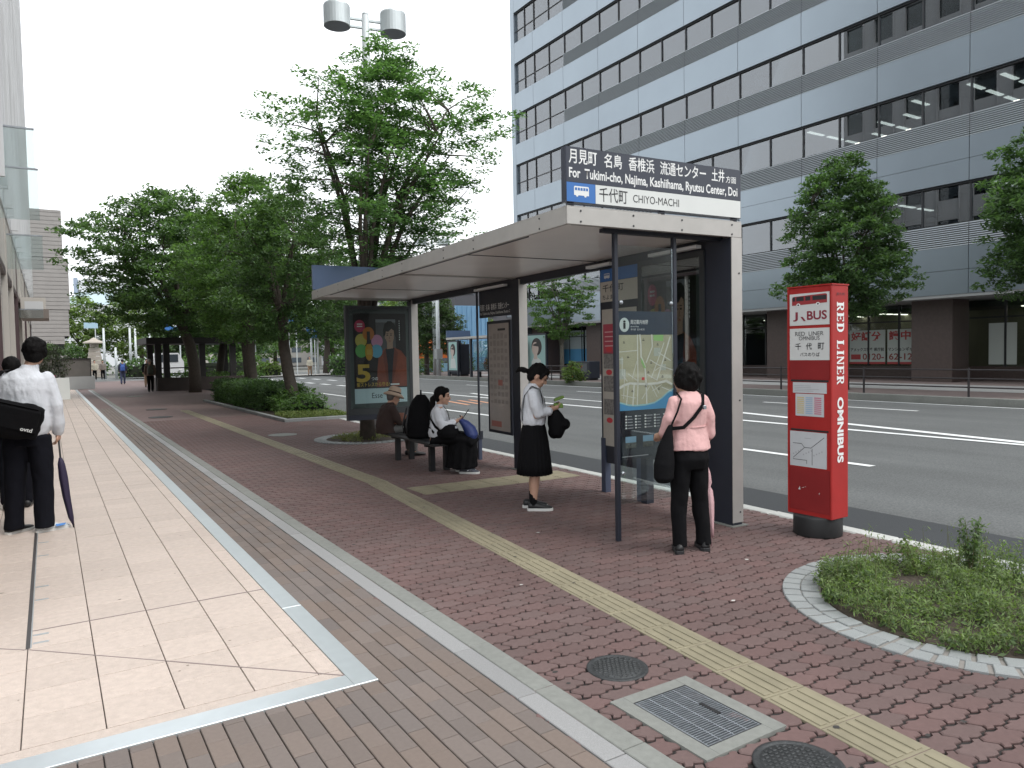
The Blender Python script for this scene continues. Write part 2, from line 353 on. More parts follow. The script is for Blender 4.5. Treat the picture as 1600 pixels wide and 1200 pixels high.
# manholes and drain grate
IRON = mat('cast_iron', (.055, .058, .060), .55, m=.6, var=.25, vs=50, bump=.3, bs=120)
def manhole(x, y, r, label):
    t = thing('manhole_cover', label, 'manhole', (x, y, 0))
    MB().lathe([(r, -.01), (r, .005), (r - .006, .007), (r - .018, .007), (r - .022, .003), (r - .028, .003), (r - .03, .006), (.001, .006)], 40).build('cover_plate', IRON, t, True)
    m = MB()
    for i in range(-9, 10):
        for j in range(-9, 10):
            a, b = i * .026 + (.013 if j % 2 else 0), j * .018
            if math.hypot(a, b) < r - .045: m.bbox(a - .009, a + .009, b - .005, b + .005, .006, .0095, .002)
    m.build('tread_pattern', IRON, t)['kind'] = 'stuff'
    m = MB()
    for k in range(24): a = k * math.pi / 12; m.bbox(math.cos(a) * (r - .038) - .006, math.cos(a) * (r - .038) + .006, math.sin(a) * (r - .038) - .006, math.sin(a) * (r - .038) + .006, .006, .009, .002)
    m.build('rim_studs', IRON, t)['kind'] = 'stuff'; return t
manhole(2.295, 2.722, .150, 'small round iron cover beside the corner of the drain grate')
manhole(2.30, 1.70, .165, 'round iron cover cut by the bottom edge of the picture')
t = thing('drain_grate', 'rectangular steel drain grate set in a concrete frame in the red paving', 'drain grate', (0, 0, 0), R(0))
x0, x1, y0, y1 = 2.109, 2.426, 1.965, 2.399
for nm, b in (('frame', (GR[0], x0, GR[2], GR[3])), ('frame', (x1, GR[1], GR[2], GR[3])), ('frame', (x0, x1, GR[2], y0)), ('frame', (x0, x1, y1, GR[3]))):
    MB().box(b[0] + .0005, b[1] - .0005, b[2], b[3], -.02, .006).build('concrete_frame', CONC, t)
box('pit', mat('pit_dark', (.012, .012, .013), .9), t, x0, x1, y0, y1, -.06, -.05)
STEEL = mat('galvanised_steel', (.42, .45, .48), .4, m=.85, var=.15, vs=30)
gb = MB().box(x0 + .006, x1 - .006, -.0022, .0022, -.022, .0055); me = gb.mesh('grate_bar'); me.materials.append(STEEL)
for k in range(30): link('grate_bar', me, t, (0, y0 + .010 + k * (y1 - y0 - .02) / 29, 0))
for k in range(5): box('cross_rod', STEEL, t, x0 + .008 + k * .0745, x0 + .014 + k * .0745, y0 + .005, y1 - .005, -.02, .0045)
for a, b in ((x0, x0 + .005), (x1 - .005, x1)): box('grate_edge', IRON, t, a, b, y0, y1, -.022, .0062)
for a, b in ((y0, y0 + .005), (y1 - .005, y1)): box('grate_edge', IRON, t, x0 + .005, x1 - .005, a, b, -.022, .0062)
box('lift_slot', MATS['pit_dark'], t, x1 - .085, x1 - .065, y0 + .16, y0 + .27, -.01, .0068)
for n, (x, y, r, l) in enumerate(((3.07, 35., .33, 'pale round cover far up the pavement'), (2.5, 21.7, .3, 'dark oval cover in the middle of the pavement beyond the bench'), (2.8, 25.2, .3, 'round cover farther up the pavement, behind another cover'), (3.9, 14.8, .28, 'grey round cover beside the yellow strip near the tree ring'))):
    o = thing('manhole_cover', l, 'manhole', (x, y, 0)); MB().lathe([(r, -.01), (r, .006), (r - .02, .008), (.001, .008)], 24).build('cover_plate', IRON if n in (1, 2) else CONC, o)
# planting rings of granite setts
def sett_ring(name, label, cx, cy, r1, n, group=None):
    t = thing(name, label, 'planting ring', (cx, cy, 0))
    for q, (a, b) in enumerate(((r1 - .105, r1), (r1 - .215, r1 - .110))):
        nn = n - 6 * q; da = 2 * math.pi / nn; g = .012 / b; hw = da / 2 - g
        pts = [(a * math.cos(s), a * math.sin(s)) for s in (hw * 1.0, 0, -hw)][::-1]
        outer = [(b * math.cos(s), b * math.sin(s)) for s in (-hw, 0, hw)]
        cxm = (a + b) / 2
        mb = MB(); mb.prism([(x - cxm, y) for x, y in outer] + [(x - cxm, y) for x, y in pts[::-1]], -.02, .014, .004)
        me = mb.mesh('sett'); me.materials.append(GRANL)
        for k in range(nn):
            th = k * da; link('sett', me, t, (cxm * math.cos(th), cxm * math.sin(th), random.uniform(-.003, .003)), th)
    MB().lathe([(r1 - .005, -.02), (r1 - .005, .004), (.001, .004)], 48).build('mortar_bed', mat('mortar', (.21, .195, .18), .9, var=.1, vs=30), t)
    MB().lathe([(r1 - .218, -.0), (r1 - .24, .012), (r1 * .4, .04), (.001, .05)], 36).build('soil', mat('soil', (.055, .042, .032), .95, var=.3, vs=25, bump=.8, bs=60), t, True)
    return t
sett_ring('planting_ring', 'round bed edged with two rows of pale granite setts, full of weeds', 4.6, 2.2, 1.06, 54)
sett_ring('planting_ring', 'round granite bed at the foot of the tree behind the shelter', 5.0, 13.1, .95, 48)
# far side of the road
FSW = struct(MB().quad((21.3, -40, .02), (200, -40, .02), (200, 62, .02), (23.2, 62, .02)).build('opposite_pavement', mat('far_pavement_red', (.20, .155, .145), .85, var=.1, vs=3, dirt=.12)))
MB().quad((25.2, -40, .026), (29, -40, .026), (29, 46, .026), (25.2, 46, .026)).build('pale_pavement_band', mat('pale_slab', (.40, .40, .39), .8, var=.08, vs=2, dirt=.06), FSW)
kk = MB().bbox(-.09, .09, -.498, .498, -.14, .10, .015); me = kk.mesh('kerb_stone'); me.materials.append(CONC)
for k in range(-4, 60): link('kerb_stone', me, FSW, (21.2 + .03 * (k - 8), 1. * k, 0), -.03)

# gum, oil spots and scuffs trodden into the paving
SPOT = mat('gum_spot', (.035, .032, .030), .8); SPOT2 = mat('pale_spot', (.45, .44, .42), .8)
for k in range(110):
    x, y = random.uniform(1.98, 5.4), 1.5 + 10 * random.random() ** 1.6; r = random.uniform(.006, .018); n = 9
    if math.hypot(x - 4.6, y - 2.2) < 1.08 or (GR[0] < x < GR[1] and GR[2] < y < GR[3]): continue
    p = [(x + r * random.uniform(.6, 1.2) * math.cos(2 * math.pi * i / n), y + r * random.uniform(.5, 1.) * math.sin(2 * math.pi * i / n), .0095 if 2.6 < x < 3.5 else .0022) for i in range(n)]
    MB().quad(*p).build('gum_spot', SPOT if random.random() < .85 else SPOT2, pav)
for k in range(26):
    x, y = random.uniform(-.8, 1.1), 3.6 + 7 * random.random() ** 1.5; r = random.uniform(.004, .012); n = 8
    MB().quad(*[(x + r * random.uniform(.6, 1.2) * math.cos(2 * math.pi * i / n), y + r * random.uniform(.5, 1.) * math.sin(2 * math.pi * i / n), .0055) for i in range(n)]).build('gum_spot', mat('tile_spot', (.22, .18, .15), .8), ter)
# ---------------------------------------------------------------- bus shelter
NAVY = mat('navy_paint', (.020, .024, .036), .45, var=.08, vs=6)
NAVY2 = mat('navy_board', (.026, .032, .052), .35, var=.05, vs=6, coat=.3)
SILV = mat('champagne_metal', (.46, .445, .42), .45, m=.25, var=.05, vs=8, dirt=.05, ds=1.5)
SOFF = mat('soffit_metal', (.90, .87, .84), .30, m=.0, var=.03, vs=3, dirt=.06, ds=.8)
SIGNW = mat('sign_white', (.66, .68, .66), .4, dirt=.04, ds=3)
SIGNB = mat('sign_blue', (.045, .16, .44), .4)
INKW = mat('print_white', (.74, .75, .74), .5); INKK = mat('print_black', (.02, .021, .024), .5)
SBACK = mat('sign_back_blue', (.075, .115, .20), .4, var=.05, vs=3)
GLS = glass('clear_glass', (.90, .94, .93), .55)
LAMP = mat('lamp_cover', (.75, .77, .77), .4)
sh = thing('bus_shelter', 'long silver roofed bus shelter with a navy destination sign across its near end', 'bus shelter', (3.32, 4.445, 0), R(-3.4))
LEN = 7.78
MB().box(.03, 1.76, .03, LEN - .03, 2.535, 2.60).build('soffit', SOFF, sh)
for k, (a, b) in enumerate(((.0, 1.94), (1.943, 3.86), (3.863, 5.8), (5.803, LEN))):
    MB().box(-.002, .028, a + (.03 if k == 0 else 0), b, 2.507, 2.632).build('fascia_side', SILV, sh, bevel=.003)
    MB().box(1.765, 1.795, a + (.03 if k == 0 else 0), b, 2.507, 2.632).build('fascia_side', SILV, sh, bevel=.003)
MB().box(-.002, 1.795, -.002, .028, 2.507, 2.632).build('fascia_end', SILV, sh, bevel=.003)
MB().box(.0, 1.795, LEN + .001, LEN + .03, 2.507, 2.632).build('fascia_end', SILV, sh, bevel=.003)
MB().box(.0, 1.79, .0, LEN, 2.633, 2.645).build('roof_sheet', SILV, sh)
box('gutter', NAVY, sh, .030, .075, .7, LEN - .9, 2.512, 2.534)
for y in (.03, 3.84, 7.6): box('roof_beam', SILV, sh, .12, 1.76, y, y + .10, 2.524, 2.537)
for y in (2.0, 5.9): box('roof_seam', NAVY, sh, .08, 1.70, y, y + .02, 2.530, 2.5365)
box('eaves_beam', NAVY, sh, 1.70, 1.763, .32, LEN - .1, 2.44, 2.534)
rv = MB().cyl((0, 0, 0), (0, -.004, 0), .008, n=8).mesh('rivet'); rv.materials.append(IRON)
for x in (.12, .62, 1.12, 1.68):
    for z in (2.53, 2.61): link('rivet', rv, sh, (x, -.002, z))
for y in (.4, 1.6, 2.3, 3.5, 4.2, 5.4, 6.2, 7.4):
    for z in (2.53, 2.61): link('rivet', rv, sh, (-.002, y, z), R(-90))
for z in (.12, 1.1, 2.2): link('rivet', rv, sh, (1.76, -.003, z))
for n, (a, b) in enumerate(((.0, .316), (3.72, 3.93), (7.58, 7.77))):
    p = MB().box(1.678, 1.79, a + .006, b, .0, 2.505).build('post', NAVY, sh)
    MB().box(1.676, 1.797, a - .002, a + .006, .03, 2.505).build('post_cover', SILV, p)
    MB().box(1.79, 1.797, a + .006, b - .05, .03, 2.505).build('post_cover', SILV, p)
    MB().box(1.64, 1.83, a - .03, b + .03, -.005, .007).build('base_plate', CONC, p)
# destination sign
F0 = frame((0, -.012, 0), (1, 0, 0), (0, 0, 1))
sg = MB().box(-.016, 1.775, -.012, .05, 2.668, 3.078).build('destination_sign', NAVY2, sh)
flat('sign_upper_panel', mat('sign_slate', (.040, .046, .064), .4), sg, F0, rect(-.010, 1.771, 2.818, 3.074))
flat('sign_lower_panel', SIGNW, sg, F0, rect(.252, 1.771, 2.672, 2.815)); flat('sign_blue_panel', SIGNB, sg, F0, rect(-.010, .250, 2.672, 2.815))
def T(b, x0, x1, y0, y1, m=INKW, bold=.008, F=F0, par=None, lift=.002): return text(b, m, par or sg, F, x0, x1, y0, y1, bold, lift)
for b, x0, x1 in (('月見町', .012, .268), ('名島', .335, .505), ('香椎浜', .57, .825), ('流通センター', .885, 1.375), ('土井', 1.44, 1.585)): T(b, x0, x1, 2.955, 3.062, INKW, .012)
T('方面', 1.60, 1.72, 2.957, 3.015, INKW, .008)
T('For  Tukimi-cho, Najima, Kashiihama, Ryutsu Center, Doi', .012, 1.735, 2.828, 2.926, INKW, .022)
T('千代町', .285, .555, 2.692, 2.80, INKK, .006); T('CHIYO-MACHI', .61, 1.08, 2.712, 2.772, INKK, .0)
def bus_icon(par, F, x, y, s, m, hole):
    flat('bus_icon', m, par, F, [(x, y), (x + s, y), (x + s, y + .42 * s), (x + .97 * s, y + .5 * s), (x + .04 * s, y + .5 * s), (x, y + .44 * s)], .002)
    for k in range(5): flat('bus_icon_window', hole, par, F, rect(x + (.06 + .185 * k) * s, x + (.20 + .185 * k) * s, y + .27 * s, y + .42 * s), .003)
    for k in (.2, .75): flat('bus_icon_wheel', m, par, F, ell(x + k * s, y, .08 * s, .09 * s, 12), .0024)
bus_icon(sg, F0, .055, 2.722, .135, INKW, SIGNB)
for x in (.02, .9, 1.7): box('sign_bracket', NAVY, sg, x, x + .04, .0, .04, 2.64, 2.669)
box('sign_rail', NAVY, sg, -.01, 1.77, -.004, .004, 2.652, 2.660)
s2 = MB().box(.0, 1.775, LEN - .06, LEN - .001, 2.668, 3.075).build('far_sign_back', SBACK, sh)
for x in (.02, .9, 1.7): box('sign_bracket', NAVY, s2, x, x + .04, LEN - .05, LEN - .01, 2.64, 2.669)
# windbreak at the near end
for x in (.535, 1.148): MB().box(x, x + .034, .135, .175, .0, 2.515).build('windbreak_post', NAVY, sh, bevel=.003)
box('windbreak_rail', NAVY, sh, .42, 1.70, .125, .18, 2.490, 2.5225)
MB().box(.570, 1.147, .150, .156, .30, 2.40).build('glass_pane', GLS, sh)
kn = MB().lathe([(.016, 0), (.016, .012), (.010, .018), (.001, .019)], 14).mesh('glass_clamp'); kn.materials.append(STEEL)
for x in (.60, 1.125):
    for z in (1.94, .55): o = link('glass_clamp', kn, sh, (x, .150, z)); o.rotation_euler.x = R(90)
for a, b in ((.0, .6), (1.3, 1.66)): box('light_cover', LAMP, sh, 1.60, 1.66, a + .35, b + .42, 2.455, 2.485)
box('light_cover', LAMP, sh, 1.60, 1.66, 4.0, 4.9, 2.44, 2.47)
# ---- map board
mbd = thing('map_board', 'navy area map board with a white i circle and a beige street map', 'map board', (3.32, 4.445, 0), R(-3.4))
MB().box(.570, 1.147, .158, .185, .66, 1.872).build('panel', NAVY2, mbd)
FM = frame((.572, .1575, .66), (1, 0, 0), (0, 0, 1))        # 0..0.573 wide, 0..1.21 high
flat('title_band', mat('board_blue', (.038, .052, .088), .4), mbd, FM, rect(.0, .573, 1.02, 1.208))
flat('info_disc', INKW, mbd, FM, ell(.068, 1.10, .050, .058, 24), .0014); T('i', .055, .081, 1.068, 1.136, INKK, .03, FM, mbd, .0022)
T('周辺案内地図', .13, .31, 1.105, 1.142, INKW, .01, FM, mbd); T('Area Map', .13, .215, 1.078, 1.092, INKW, .0, FM, mbd); T('주변 안내도', .13, .28, 1.054, 1.07, INKW, .0, FM, mbd)
MAPB = mat('map_beige', (.56, .49, .35), .5, var=.06, vs=14); MAPW = mat('map_road', (.66, .65, .60), .5); MAPG = mat('map_green', (.30, .50, .20), .5); MAPS = mat('map_sea', (.10, .32, .55), .5); MAPX = mat('map_grey', (.50, .50, .44), .5)
flat('map_sheet', MAPB, mbd, FM, rect(.004, .573, .41, 1.018), .0012)
sea = [(.004, .40), (.573, .40), (.573, .55), (.50, .52), (.44, .48), (.36, .445), (.27, .432), (.17, .430), (.10, .437), (.05, .452), (.004, .475)]
flat('sea', MAPS, mbd, FM, sea, .0016)
def mline(pts, wd, m=MAPW, lift=.0020):
    b = MB()
    for (xa, ya), (xb, yb) in zip(pts, pts[1:]):
        d = Vector((xb - xa, yb - ya)); l = d.length or 1; n = Vector((-d.y, d.x)) / l * wd / 2; e = d / l * wd * .3
        b.quad(*[FM @ Vector((x, y, lift)) for x, y in ((xa - n.x - e.x, ya - n.y - e.y), (xb - n.x + e.x, yb - n.y + e.y), (xb + n.x + e.x, yb + n.y + e.y), (xa + n.x - e.x, ya + n.y - e.y))])
    b.build('map_road', m, mbd)
mline([(.004, .47), (.05, .458), (.10, .445), (.18, .437), (.28, .440), (.37, .452), (.45, .487), (.51, .528), (.573, .56)], .012, mat('map_coast', (.35, .58, .60), .5), .0018)
for p, wd in (([(.004, .585), (.06, .61), (.12, .622), (.20, .615), (.30, .61), (.40, .612), (.50, .63), (.56, .60)], .020), ([(.225, 1.018), (.235, .93), (.235, .84), (.275, .76), (.285, .62), (.29, .45)], .013),
              ([(.20, 1.018), (.20, .62), (.19, .44)], .009), ([(.35, 1.018), (.355, .92), (.29, .79)], .010), ([(.548, 1.0), (.50, .88), (.40, .64)], .012), ([(.48, .95), (.42, .82), (.34, .66)], .007),
              ([(.004, .88), (.19, .89)], .006), ([(.04, .84), (.04, .70), (.09, .64)], .006), ([(.004, .82), (.05, .82)], .005), ([(.06, .74), (.06, .62), (.05, .50)], .006), ([(.10, .61), (.08, .45)], .008), ([(.16, .61), (.145, .44)], .012),
              ([(.30, .69), (.40, .64)], .006), ([(.33, .81), (.42, .765), (.573, .72)], .007), ([(.42, .87), (.55, .80)], .007), ([(.24, .49), (.33, .60)], .006), ([(.34, .60), (.40, .50)], .006), ([(.37, .605), (.42, .53)], .005), ([(.35, .55), (.45, .60)], .005), ([(.03, .53), (.17, .50)], .006), ([(.45, .58), (.56, .54)], .006), ([(.14, .66), (.19, .80)], .005), ([(.10, .70), (.20, .64)], .005), ([(.38, .72), (.46, .76)], .005)): mline(p, wd)
for p in ([(.37, .97), (.47, .965), (.475, 1.017), (.365, 1.017)], [(.235, .83), (.255, .80), (.285, .74), (.262, .745), (.235, .79)]): flat('park', MAPG, mbd, FM, p, .0023)
for p in (rect(.37, .44, .84, .91), rect(.01, .075, .66, .74), rect(.44, .50, .72, .77), rect(.02, .05, .78, .83)): flat('block', MAPX, mbd, FM, p, .0015)
for x, y in ((.09, .83), (.25, .97), (.40, .93), (.33, .78), (.45, .66), (.30, .70), (.13, .55), (.41, .56), (.05, .95), (.48, .80), (.27, .585)): flat('place_mark', INKK, mbd, FM, rect(x, x + .022, y, y + .006), .0025); flat('place_mark', INKK, mbd, FM, rect(x + .004, x + .016, y + .011, y + .016), .0025)
flat('here_mark', mat('print_red', (.55, .05, .06), .5), mbd, FM, rect(.24, .268, .645, .668), .0026); flat('legend', NAVY, mbd, FM, rect(.004, .573, .0, .40), .0013)
for i in range(5):
    for j in range(5): flat('legend_key', INKW, mbd, FM, rect(.065 + .10 * i, .083 + .10 * i, .345 - .024 * j, .358 - .024 * j), .0020); flat('legend_line', mat('print_grey', (.35, .36, .38), .5), mbd, FM, rect(.09 + .10 * i, .09 + .10 * i + random.uniform(.03, .06), .347 - .024 * j, .354 - .024 * j), .0020)
for x in (.065, .245): flat('photo', mat('photo_sky', (.25, .40, .52), .5), mbd, FM, rect(x, x + .11, .135, .185), .002); flat('photo', mat('photo_land', (.12, .13, .12), .5, var=.6, vs=60), mbd, FM, rect(x, x + .11, .09, .135), .002)
flat('foot_line', MATS['print_grey'], mbd, FM, rect(.03, .30, .018, .026), .002)
# ---- timetable board by the kerb
TT = mat('timetable_paper', (.46, .43, .38), .5, var=.05, vs=30); RED = mat('print_red', (.55, .05, .06), .5)
tb = thing('timetable_board', 'tall narrow timetable board with blue bus symbol on the kerb side behind the map', 'timetable board', (3.32, 4.445, 0), R(-3.4))
MB().box(1.70, 1.755, 1.29, 1.955, .48, 2.44).build('frame', NAVY, tb); box('foot_box', NAVY, tb, 1.705, 1.75, 1.33, 1.91, .33, .479)
for a in (1.27, 1.885): MB().box(1.69, 1.76, a, a + .075, .0, .60).build('leg', mat('blue_grey_paint', (.055, .068, .11), .45), tb)
FT = frame((1.699, 1.955, 0), (0, -1, 0), (0, 0, 1))
flat('header', SIGNB, tb, FT, rect(.01, .655, 2.30, 2.43)); bus_icon(tb, FT, .08, 2.335, .10, INKW, SIGNB)
flat('stop_name', mat('cream_panel', (.52, .49, .43), .5), tb, FT, rect(.01, .655, 2.08, 2.297)); T('千代町', .05, .42, 2.185, 2.265, INKK, .01, FT, tb); T('ちよまち', .05, .30, 2.105, 2.155, INKK, .01, FT, tb)
flat('timetable', TT, tb, FT, rect(.03, .63, .52, 2.0)); flat('notice', mat('print_maroon', (.42, .06, .09), .5), tb, FT, rect(.05, .28, 1.52, 1.84), .002)
for k in range(4): flat('notice_line', mat('print_pink', (.70, .45, .45), .5), tb, FT, rect(.08, .25, 1.60 + .05 * k, 1.61 + .05 * k), .003)
for k in range(3): flat('timetable_block', mat('paper_photo', (.20, .19, .18), .5, var=.5, vs=45), tb, FT, rect(.05, .26, .86 + .25 * k, 1.03 + .25 * k), .002); flat('route_dot', RED, tb, FT, ell(.15, 1.07 + .25 * k if k else .80, .055, .03, 14), .003)
# ---- hanging timetable in the middle
t2 = thing('hanging_timetable', 'dark headed timetable panel hanging at the middle of the shelter', 'timetable board', (3.32, 4.445, 0), R(-3.4))
MB().box(1.71, 1.75, 3.932, 4.95, 2.06, 2.438).build('header', NAVY, t2)
FT2 = frame((1.7095, 4.95, 0), (0, -1, 0), (0, 0, 1))
for b, x0, x1 in (('月見町', .03, .17), ('名島', .21, .33), ('香椎浜', .37, .54), ('流通センター', .58, .90)): T(b, x0, x1, 2.155, 2.245, INKW, .012, FT2, t2)
T('For Tukimi-cho, Najima, Kashiihama, Ryutsu C', .03, .93, 2.085, 2.135, INKW, .01, FT2, t2)
box('panel_frame', NAVY, t2, 1.715, 1.745, 4.03, 4.73, .43, 2.0)
FT3 = frame((1.714, 4.73, 0), (0, -1, 0), (0, 0, 1)); flat('timetable', mat('old_paper', (.40, .36, .33), .35, var=.10, vs=5, coat=.4), t2, FT3, rect(.05, .65, .47, 1.96))
PG = mat('print_faint', (.30, .27, .25), .4)
for k in range(10):
    for j in range(5): flat('timetable_text', PG, t2, FT3, rect(.08 + .11 * j, .16 + .11 * j, .85 + .1 * k, .88 + .1 * k + random.uniform(0, .05)), .0015)
flat('timetable_stamp', mat('faded_red', (.42, .17, .14), .4), t2, FT3, rect(.10, .40, .52, .60), .002); flat('timetable_stamp', MATS['faded_red'], t2, FT3, rect(.32, .45, 1.10, 1.18), .002); flat('timetable_stamp', INKK, t2, FT3, rect(.33, .55, 1.86, 1.89), .002)
MB().cyl((1.68, 4.965, 0), (1.68, 4.965, 2.50), .016, n=10).build('hanger_pole', NAVY, t2); MB().box(1.655, 1.705, 4.94, 4.99, 0, .36).build('pole_sleeve', MATS['blue_grey_paint'], t2); box('pole_latch', NAVY, t2, 1.67, 1.72, 4.93, 4.96, .30, .42)
# ---- advertising light boxes
def poster(par, F, w_, h_):
    s = lambda pts: [(x * w_, y * h_) for x, y in pts]; k = [0]
    def f(nm, m, pts, l): flat(nm, m, par, F, s(pts), l)
    BG = mat('poster_dark', (.020, .012, .013), .4); f('poster_sheet', BG, rect(0, 1, 0, 1), .001)
    f('poster_backdrop', mat('poster_grey', (.10, .095, .10), .4), rect(.42, .80, .52, .93), .0015)
    f('poster_backdrop', mat('poster_light', (.22, .22, .24), .4), rect(.42, .80, .90, .935), .0018)
    JK = mat('poster_orange', (.24, .055, .028), .4, var=.15, vs=10); SK = mat('poster_skin', (.42, .27, .20), .4); HR = mat('poster_hair', (.018, .013, .012), .4)
    f('poster_jacket', JK, [(.42, .18), (1, .18), (1, .50), (.90, .58), (.76, .62), (.60, .61), (.47, .55), (.44, .40)], .002)
    f('poster_shirt', mat('poster_shirt', (.012, .014, .022), .4), [(.60, .605), (.77, .615), (.74, .45), (.70, .18), (.64, .18), (.63, .40)], .0024)
    f('poster_lapel', mat('poster_lapel', (.16, .035, .02), .4), [(.60, .605), (.55, .55), (.58, .38), (.63, .18), (.645, .18), (.635, .42)], .0026); f('poster_lapel', MATS['poster_lapel'], [(.77, .615), (.84, .56), (.80, .40), (.71, .18), (.70, .18), (.74, .45)], .0026)
    f('poster_neck', SK, [(.63, .60), (.74, .61), (.745, .70), (.63, .69)], .0028)
    f('poster_face', SK, [(.60, .78), (.605, .72), (.635, .665), (.685, .642), (.735, .665), (.765, .72), (.77, .80), (.74, .86), (.63, .86)], .0032)
    f('poster_hair', HR, [(.565, .74), (.56, .82), (.59, .88), (.65, .915), (.72, .915), (.79, .875), (.815, .81), (.80, .73), (.775, .77), (.765, .81), (.72, .83), (.66, .795), (.615, .80), (.60, .76)], .0036)
    for x in (.635, .705): f('poster_eye', HR, ell(x + .005, .758, .020, .006, 10), .004); f('poster_brow', HR, rect(x - .018, x + .03, .775, .780), .004)
    f('poster_nose', mat('poster_shade', (.27, .15, .105), .4), [(.68, .755), (.694, .715), (.672, .715)], .004); f('poster_mouth', mat('poster_lip', (.34, .12, .10), .4), ell(.685, .692, .026, .006, 10), .004)
    f('poster_ear', SK, ell(.602, .735, .012, .025, 10), .003)
    f('poster_pink_disc', mat('poster_pink', (.50, .045, .11), .4), ell(.12, .86, .10, .068, 24), .002)
    for cx, cy, c, nm in ((.14, .70, (.48, .40, .06), 'yellow'), (.44, .69, (.55, .25, .38), 'rose'), (.14, .585, (.10, .36, .08), 'green'), (.43, .58, (.12, .36, .50), 'azure'), (.28, .775, (.50, .17, .03), 'amber')): f('poster_petal', mat('poster_' + nm, c, .4), ell(cx, cy, .11, .075, 20), .0022 + .0002 * k[0]); k[0] += 1
    f('poster_bottle', mat('poster_bottle', (.48, .24, .02), .4), ell(.285, .575, .075, .10, 20), .0036); f('poster_bottle_neck', HR, rect(.25, .31, .66, .80), .0037); f('poster_bottle_label', mat('poster_gold', (.50, .33, .05), .4), rect(.235, .335, .54, .60), .004)
    GO = MATS['poster_gold']; text('5', GO, par, F, .04 * w_, .30 * w_, .235 * h_, .435 * h_, .03, .0035); text('つの', INKW, par, F, .32 * w_, .44 * w_, .255 * h_, .29 * h_, .01, .0035)
    text('髪ストレスから守る!', GO, par, F, .04 * w_, .66 * w_, .185 * h_, .235 * h_, .015, .0035)
    f('poster_band', mat('poster_band', (.50, .60, .64), .35), rect(0, 1, .0, .165), .0022); text('Esse', INKK, par, F, .32 * w_, .52 * w_, .055 * h_, .115 * h_, .0, .003); f('poster_tag', INKW, rect(.68, .85, .195, .212), .003)
    for q in range(9): f('poster_caption', INKW, rect(.868, .882, .70 + .026 * q, .716 + .026 * q), .003)
    for q in range(2): f('poster_disc_text', INKW, rect(.07, .17, .85 + .025 * q, .862 + .025 * q), .003)
def lightbox(label, F, parent_loc, wd, ht, z0, back_d=.10):
    """frame F: origin at the lower left front corner of the box"""
    t = thing('advertising_light_box', label, 'light box', parent_loc, R(-3.4))
    P = lambda x, y, z: F @ Vector((x, y, z))
    def bx(nm, m, x0, x1, y0, y1, z0_, z1):
        b = MB(); b.box(x0, x1, y0, y1, z0_, z1); b.v = [tuple(P(*v)) for v in b.v]; return b.build(nm, m, t)
    bx('case', NAVY, 0, wd, .0, ht, -back_d, -.018)
    FR = mat('box_frame', (.050, .055, .058), .35, m=.3)
    for a in ((0, .055, 0, ht), (wd - .055, wd, 0, ht), (.0555, wd - .0555, 0, .11), (.0555, wd - .0555, ht - .055, ht)): bx('frame_bar', FR, *a, -.0175, .0)
    bx('inner_mount', mat('box_mount', (.075, .085, .085), .4), .056, wd - .056, .111, ht - .056, -.0170, -.0120)
    poster(t, F @ Matrix.Translation((.13, .19, -.0118)), wd - .24, ht - .32)
    bx('glass', GLS, .057, wd - .057, .112, ht - .057, -.004, -.0025)
    bx('sill', NAVY, -.0, wd, -.09, -.001, -back_d, .02)
    return t
lightbox('dark framed advertising panel closing the far end of the shelter behind the seated people', frame((.49, 7.56, .54), (1, 0, 0), (0, 0, 1)), (3.32, 4.445, 0), 1.18, 1.86, .54)
A_ = lightbox('dark framed advertising panel on the kerb side next to the woman in pink', frame((1.662, 1.26, .56), (0, -1, 0), (0, 0, 1)), (3.32, 4.445, 0), .935, 1.88, .56)
MB().box(1.67, 1.76, .33, .42, .0, .47).build('leg', NAVY, A_); MB().box(1.67, 1.76, 1.16, 1.25, .0, .47).build('leg', NAVY, A_)
# ---- bench
bn = thing('bench', 'low black slatted bench under the shelter with two people on it', 'bench', (4.25, 9.4, 0), R(-2.5))
BLK = mat('black_paint', (.018, .019, .021), .5)
for k in range(4): MB().bbox(-.07 + .105 * k, .022 + .105 * k, -.93, 1.0, .36, .395, .006).build('slat', BLK, bn)
for y in (-.62, .62): 
    MB().box(.0, .07, y - .035, y + .035, 0, .36).build('leg', BLK, bn); MB().box(-.06, .33, y - .03, y + .03, .33, .3599).build('cross_bar', BLK, bn); MB().box(.21, .28, y - .035, y + .035, 0, .33).build('leg', BLK, bn)
# ---------------------------------------------------------------- red bus stop pylon
REDP = mat('red_enamel', (.37, .024, .022), .5, var=.08, vs=6, dirt=.12, ds=2.2, spec=.3); DRED = mat('dark_red_panel', (.24, .020, .021), .6, dirt=.14, ds=3, spec=.25)
py = thing('bus_stop_pylon', 'red bus stop pylon with white lettering on a round black foot', 'bus stop sign', (5.365, 3.775, 0), R(1.0))
MB().lathe([(.188, 0), (.192, .01), (.192, .15), (.188, .165), (.001, .165)], 32).build('foot', mat('rubber_black', (.016, .017, .018), .6, var=.2, vs=20), py, True)
MB().box(-.11, .11, -.2025, .2025, .16, 2.04).build('body', REDP, py, bevel=.006)
for a, b in ((-.2025, -.190), (.190, .2025)): box('edge_strip', REDP, py, -.117, -.1105, a, b, .165, 2.035)
box('cap', REDP, py, -.118, .115, -.207, .207, 2.041, 2.052)
FP = frame((-.1105, .2025, 0), (0, -1, 0), (0, 0, 1)); FS = frame((-.11, -.2035, 0), (1, 0, 0), (0, 0, 1))
WS = mat('sign_sheet', (.60, .61, .60), .45, dirt=.05, ds=4)
def sheetp(nm, x0, x1, y0, y1, m=WS): 
    b = MB(); b.box(x0, x1, y0, y1, 0, .004); b.v = [tuple(FP @ Vector(v)) for v in b.v]; return b.build(nm, m, py)
